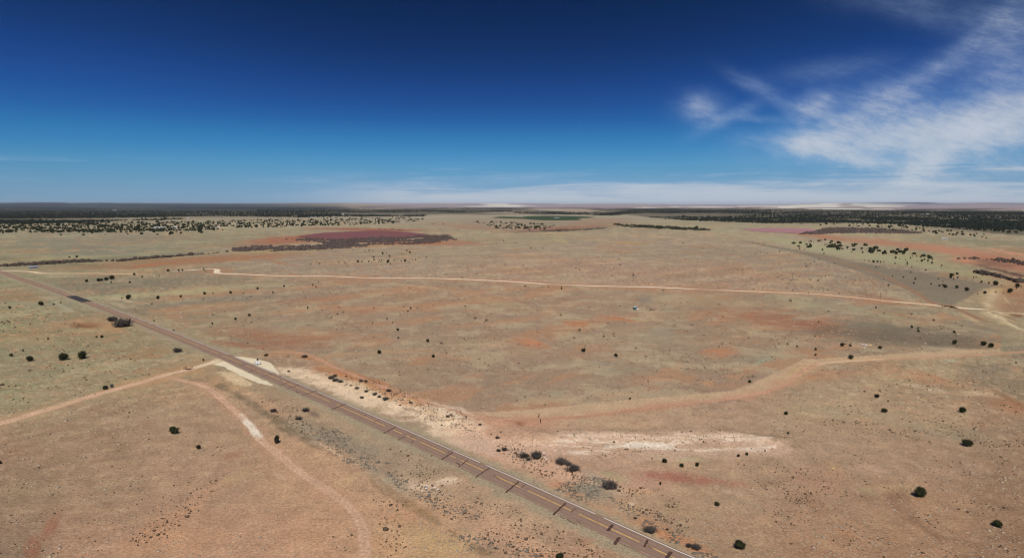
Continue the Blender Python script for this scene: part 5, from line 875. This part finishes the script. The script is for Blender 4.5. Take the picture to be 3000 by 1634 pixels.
# boulders
def rock_mesh(seed):
    r = np.random.default_rng(seed); bm = bmesh.new(); bmesh.ops.create_icosphere(bm, subdivisions=2, radius=.5)
    for v in bm.verts:
        k = 1 + .25 * perlin(np.array([v.co.x * 2.3 + seed]), np.array([v.co.y * 2.3 + v.co.z * 1.7]))[0] * 2; v.co = v.co * k; v.co.z = max(-.1, v.co.z) * .7
    me = bpy.data.meshes.new('boulder'); bm.to_mesh(me); bm.free(); me.materials.append(M_rock); return me
ROCKS = [rock_mesh(s) for s in (1, 2, 3)]
for i, (px, py, w, sy, lab) in enumerate([(1283, 1433, 8, 1.2, 'brightest white boulder left of the highway, right of its rock scatter'), (1250, 1423, 12, .45, 'long pale boulder at the top of the roadside rock scatter'), (1249, 1429, 8, .5, 'pale slab just under the long pale boulder'), (1274, 1427, 9, .4, 'thin pale slab between long boulder and brightest white boulder'), (1236, 1437, 5, 1.1, 'small pale stone at the left of the roadside rock scatter'), (1254, 1432, 4, 1., 'small pale stone under the pale slab'), (1593, 1326, 7, 1.6, 'tall pale boulder touching the large dark thicket'), (1595, 1339, 8, .9, 'pale boulder under the tall one beside the large thicket'), (1600, 1344, 8, .8, 'pale boulder, lowest of three beside the large thicket'), (1634, 1367, 6, .9, 'pale round boulder under the middle roadside thicket'), (1703, 1343, 6, .8, 'white stone above the right roadside thicket'), (1664, 1434, 5, .9, 'cream stone beside the white road edge line')]):
    x, y, z = GP(px, py); d = math.sqrt(x * x + y * y + H * H); s = w * d / F
    o = bpy.data.objects.new('boulder', ROCKS[i % 3]); col.objects.link(o); o.location = (x, y, z); o.scale = (s, s * sy * 1.3, s * .8); o.rotation_euler = (0, 0, random.uniform(-.5, .5) + (.8 if sy < .6 else 0)); tag(o, lab, 'boulder', 'pale boulders beside the highway')
M_scrapy = mat('yellow_scrap', alb(232, 212, 140), .7, .1, 1)
for i, (px, py, w, mt, lab) in enumerate([(2535, 1010, 12, M_rock, 'largest white rubble slab in the right pasture'), (2525, 1007, 6, M_rock, 'small white rubble slab left of the largest one'), (2531, 1018, 8, M_rock, 'white rubble slab below the largest one'), (2550, 1010, 7, M_scrapy, 'pale yellow rubble slab right of the largest white one'), (2441, 1371, 6, mat('bright_yellow', alb(226, 190, 96), .6, .1, 1), 'bright yellow scrap on the right foreground slope')]):
    x, y, z = GP(px, py); d = math.sqrt(x * x + y * y + H * H); s = w * d / F
    me = ROCKS[i % 3].copy(); me.materials[0] = mt
    o = bpy.data.objects.new('rubble', me); col.objects.link(o); o.location = (x, y, z); o.scale = (s, s * 1.4, s * .45); tag(o, lab, 'rubble', 'rubble lying on the right plain')

# ------------------------------------------------------------------ air
HAZE = 8e-6
if HAZE:
    m = MB(); m.box(-90000, 90000, -3000, 90000, -130, 260)
    hm = bpy.data.materials.new('haze'); hm.use_nodes = True; nt = hm.node_tree
    nt.nodes.remove(nt.nodes['Principled BSDF'])
    v = nd(nt, 'ShaderNodeVolumePrincipled'); v.inputs['Color'].default_value = (.80, .88, 1, 1); v.inputs['Density'].default_value = HAZE; v.inputs['Anisotropy'].default_value = 0.0
    nt.links.new(v.outputs['Volume'], nt.nodes['Material Output'].inputs['Volume'])
    tag(m.build('haze', hm), kind='stuff')

# ------------------------------------------------------------------ sky and sun
w = bpy.data.worlds.new('World'); sc.world = w; w.use_nodes = True
nt = w.node_tree; bg = nt.nodes['Background']
sky = nd(nt, 'ShaderNodeTexSky', sky_type='NISHITA'); sky.sun_disc = False; sky.sun_elevation = SUN_EL; sky.sun_rotation = PI; sky.altitude = 1700; sky.air_density = 1.0; sky.dust_density = .6; sky.ozone_density = 2.5
def mth(op, a, b=None, c=None, clamp=False):
    n = nd(nt, 'ShaderNodeMath', operation=op); n.use_clamp = clamp
    for i, q in enumerate((a, b, c)):
        if q is None: continue
        if isinstance(q, (int, float)): n.inputs[i].default_value = q
        else: nt.links.new(q, n.inputs[i])
    return n.outputs[0]
geo = nd(nt, 'ShaderNodeTexCoord'); sep = nd(nt, 'ShaderNodeSeparateXYZ'); nt.links.new(geo.outputs['Generated'], sep.inputs[0])
dx, dy, dz = sep.outputs
DEG = 180 / PI
az = mth('MULTIPLY', mth('ARCTAN2', dx, dy), DEG); el = mth('MULTIPLY', mth('ARCSINE', dz), DEG)
def cmb(a, b, c=0.0):
    n = nd(nt, 'ShaderNodeCombineXYZ')
    for i, q in enumerate((a, b, c)):
        if isinstance(q, (int, float)): n.inputs[i].default_value = q
        else: nt.links.new(q, n.inputs[i])
    return n.outputs[0]
def wnoise(vec, s, det=6, rough=.6, dist=0.):
    n = nd(nt, 'ShaderNodeTexNoise'); n.inputs['Scale'].default_value = s; n.inputs['Detail'].default_value = det; n.inputs['Roughness'].default_value = rough; n.inputs['Distortion'].default_value = dist
    nt.links.new(vec, n.inputs['Vector']); return n.outputs['Fac']
def mr(x, a, b, c, d, smooth=True):
    n = nd(nt, 'ShaderNodeMapRange'); n.interpolation_type = 'SMOOTHSTEP' if smooth else 'LINEAR'
    for k, q in (('From Min', a), ('From Max', b), ('To Min', c), ('To Max', d)): n.inputs[k].default_value = q
    nt.links.new(x, n.inputs['Value']); return n.outputs['Result']
def dir_ae(px, py):
    u = (px - 1500) / F; v = (817 - py) / F; y_ = CP + v * SP; z_ = -SP + v * CP
    return math.degrees(math.atan2(u, y_)), math.degrees(math.atan2(z_, math.hypot(u, y_)))
# clear sky: deep high-desert blue
clear = sky.outputs[0]
ramp = nd(nt, 'ShaderNodeValToRGB'); cr = ramp.color_ramp
STOPS = [(0.0, (.232, .398, .69)), (1.07, (.215, .378, .64)), (2.2, (.193, .388, .62)), (3.3, (.162, .393, .622)), (4.4, (.11, .349, .587)), (5.5, (.081, .297, .537)), (6.9, (.060, .212, .452)), (8.2, (.052, .163, .393)), (10.2, (.043, .124, .307)), (12.2, (.035, .096, .235)), (14.1, (.030, .084, .196)), (16, (.027, .073, .171)), (26, (.03, .08, .2)), (60, (.12, .22, .42))]
while len(cr.elements) < len(STOPS): cr.elements.new(.5)
for e_, (p_, c_) in zip(cr.elements, STOPS): e_.position = p_ / 60; e_.color = (*c_, 1)
nt.links.new(mth('DIVIDE', el, 60.0), ramp.inputs['Fac'])
# the sky is deepest a quarter turn from the sun and brightens to either side
aside = mth('MULTIPLY', mth('MULTIPLY', mr(mth('ABSOLUTE', mth('ADD', az, 2.0)), 0, 75, 0, 3.2, False), mr(mth('ABSOLUTE', mth('ADD', az, 2.0)), 0, 30, 0, 1)), mr(el, 3, 12, .0, .26))
s_mul = nd(nt, 'ShaderNodeVectorMath', operation='MULTIPLY'); nt.links.new(clear, s_mul.inputs[0]); nt.links.new(ramp.outputs['Color'], s_mul.inputs[1])
sky_gain = nd(nt, 'ShaderNodeVectorMath', operation='SCALE'); nt.links.new(s_mul.outputs['Vector'], sky_gain.inputs[0]); nt.links.new(mth('ADD', aside, 1.0), sky_gain.inputs['Scale'])
# cirrus, drawn by bearing and elevation
vv = cmb(az, el)
warp1 = mth('SUBTRACT', wnoise(vv, .10, 5), .5); warp2 = mth('SUBTRACT', wnoise(cmb(el, az, 5.0), .10, 5), .5)
azw = mth('ADD', az, mth('MULTIPLY', warp1, 2.2)); elw = mth('ADD', el, mth('MULTIPLY', warp2, 1.2))
CL = [(2720, 400, 290, 60, -4, .95), (2920, 355, 190, 56, -18, .85), (2722, 474, 62, 26, -34, .75), (2530, 468, 180, 18, 15, .5), (2365, 420, 70, 30, 0, .65), (2540, 340, 130, 60, -22, .42), (2380, 312, 56, 32, -20, .62), (2052, 318, 52, 34, 15, .62), (2120, 346, 80, 18, -24, .32), (2235, 262, 84, 18, 28, .3), (2950, 190, 80, 140, 12, .34), (2760, 30, 220, 36, 18, .18), (2420, 205, 120, 26, -4, .18), (2960, 490, 100, 22, 8, .4), (2650, 260, 160, 30, -30, .25), (2200, 345, 120, 10, 6, .14), (2190, 410, 50, 20, 0, .14), (2880, 90, 200, 26, -40, .14), (2250, 600, 1, 1, 0, .0)]
tot = None
for px, py, rx, ry, rot, s in CL:
    a0, e0 = dir_ae(px, py); k = DEG / F; a = math.radians(-rot)
    u_ = mth('SUBTRACT', azw, a0); v_ = mth('SUBTRACT', elw, e0)
    p_ = mth('DIVIDE', mth('ADD', mth('MULTIPLY', u_, math.cos(a)), mth('MULTIPLY', v_, math.sin(a))), rx * k)
    q_ = mth('DIVIDE', mth('SUBTRACT', mth('MULTIPLY', v_, math.cos(a)), mth('MULTIPLY', u_, math.sin(a))), ry * k)
    g_ = mth('MULTIPLY', mth('EXPONENT', mth('MULTIPLY', mth('ADD', mth('MULTIPLY', p_, p_), mth('MULTIPLY', q_, q_)), -1.0)), s)
    tot = g_ if tot is None else mth('ADD', tot, g_)
fib_v = cmb(mth('ADD', mth('MULTIPLY', az, .55), mth('MULTIPLY', el, -.5)), mth('ADD', mth('MULTIPLY', el, 1.9), mth('MULTIPLY', az, .75)))
fib = wnoise(fib_v, .30, 9, .66, .35)
puff = wnoise(cmb(az, mth('MULTIPLY', el, 1.5), 9.0), .35, 8, .62, .3)
cir = mth('MULTIPLY', mth('MULTIPLY', tot, mr(fib, .30, .68, .66, 1.12)), mr(puff, .30, .66, .72, 1.12))
fine = wnoise(fib_v, 1.1, 7, .7, .2)
cir = mth('MULTIPLY', cir, mr(fine, .30, .70, .72, 1.22))
cir = mth('MULTIPLY', mth('SUBTRACT', 1.0, mth('EXPONENT', mth('MULTIPLY', cir, -1.25))), .95)
# bank along the horizon, thin to the left
stk = wnoise(cmb(mth('MULTIPLY', az, .09), mth('MULTIPLY', el, 1.1), 3.0), 1.0, 7, .6, .4)
topn = mth('ADD', el, mth('MULTIPLY', mth('SUBTRACT', stk, .5), 4.6))
bank = mth('MULTIPLY', mr(topn, .4, 2.8, .72, 0), mr(az, -24, -5, .15, 1))
wisp = mth('MULTIPLY', mth('MULTIPLY', mr(stk, .52, .74, 0, .36), mr(el, 1.0, 2.4, 0, 1)), mr(el, 2.6, 3.9, 1, 0))
lowhaze = mr(el, -1, 3.0, .06, 0)
veil = mth('ADD', mth('ADD', cir, bank), mth('ADD', wisp, lowhaze))
cover = mth('MINIMUM', veil, .93)
mixn = nd(nt, 'ShaderNodeMix', data_type='RGBA'); nt.links.new(cover, mixn.inputs['Factor']); nt.links.new(sky_gain.outputs['Vector'], mixn.inputs['A'])
CLOUD = (5.7, 6.1, 6.8)
cmx = nd(nt, 'ShaderNodeMix', data_type='RGBA'); nt.links.new(mr(cover, .1, .7, 0, 1), cmx.inputs['Factor']); cmx.inputs['A'].default_value = (3.3, 4.7, 7.0, 1); cmx.inputs['B'].default_value = (*CLOUD, 1); nt.links.new(cmx.outputs['Result'], mixn.inputs['B'])
nt.links.new(mixn.outputs['Result'], bg.inputs['Color']); bg.inputs['Strength'].default_value = .1
sun = bpy.data.lights.new('sun', 'SUN'); sun.energy = 3.6; sun.angle = math.radians(.53); sun.color = (1, .96, .90)
so = bpy.data.objects.new('sun', sun); col.objects.link(so)
so.rotation_euler = Vector((0, math.cos(SUN_EL), -math.sin(SUN_EL))).to_track_quat('-Z', 'Y').to_euler()

# ------------------------------------------------------------------ camera and output
cam = bpy.data.cameras.new('camera'); co = bpy.data.objects.new('camera', cam); col.objects.link(co)
co.location = (0, 0, H); co.rotation_euler = (PI / 2 - PITCH, 0, 0); cam.sensor_width = 36; cam.lens = F / 3000 * 36; cam.clip_start = .5; cam.clip_end = 400000
sc.camera = co
sc.view_settings.view_transform = 'Standard'; sc.view_settings.look = 'None'; sc.view_settings.exposure = 0; sc.view_settings.gamma = 1
sc.cycles.filter_width = 1.0; sc.cycles.max_bounces = 6; sc.cycles.volume_bounces = 0
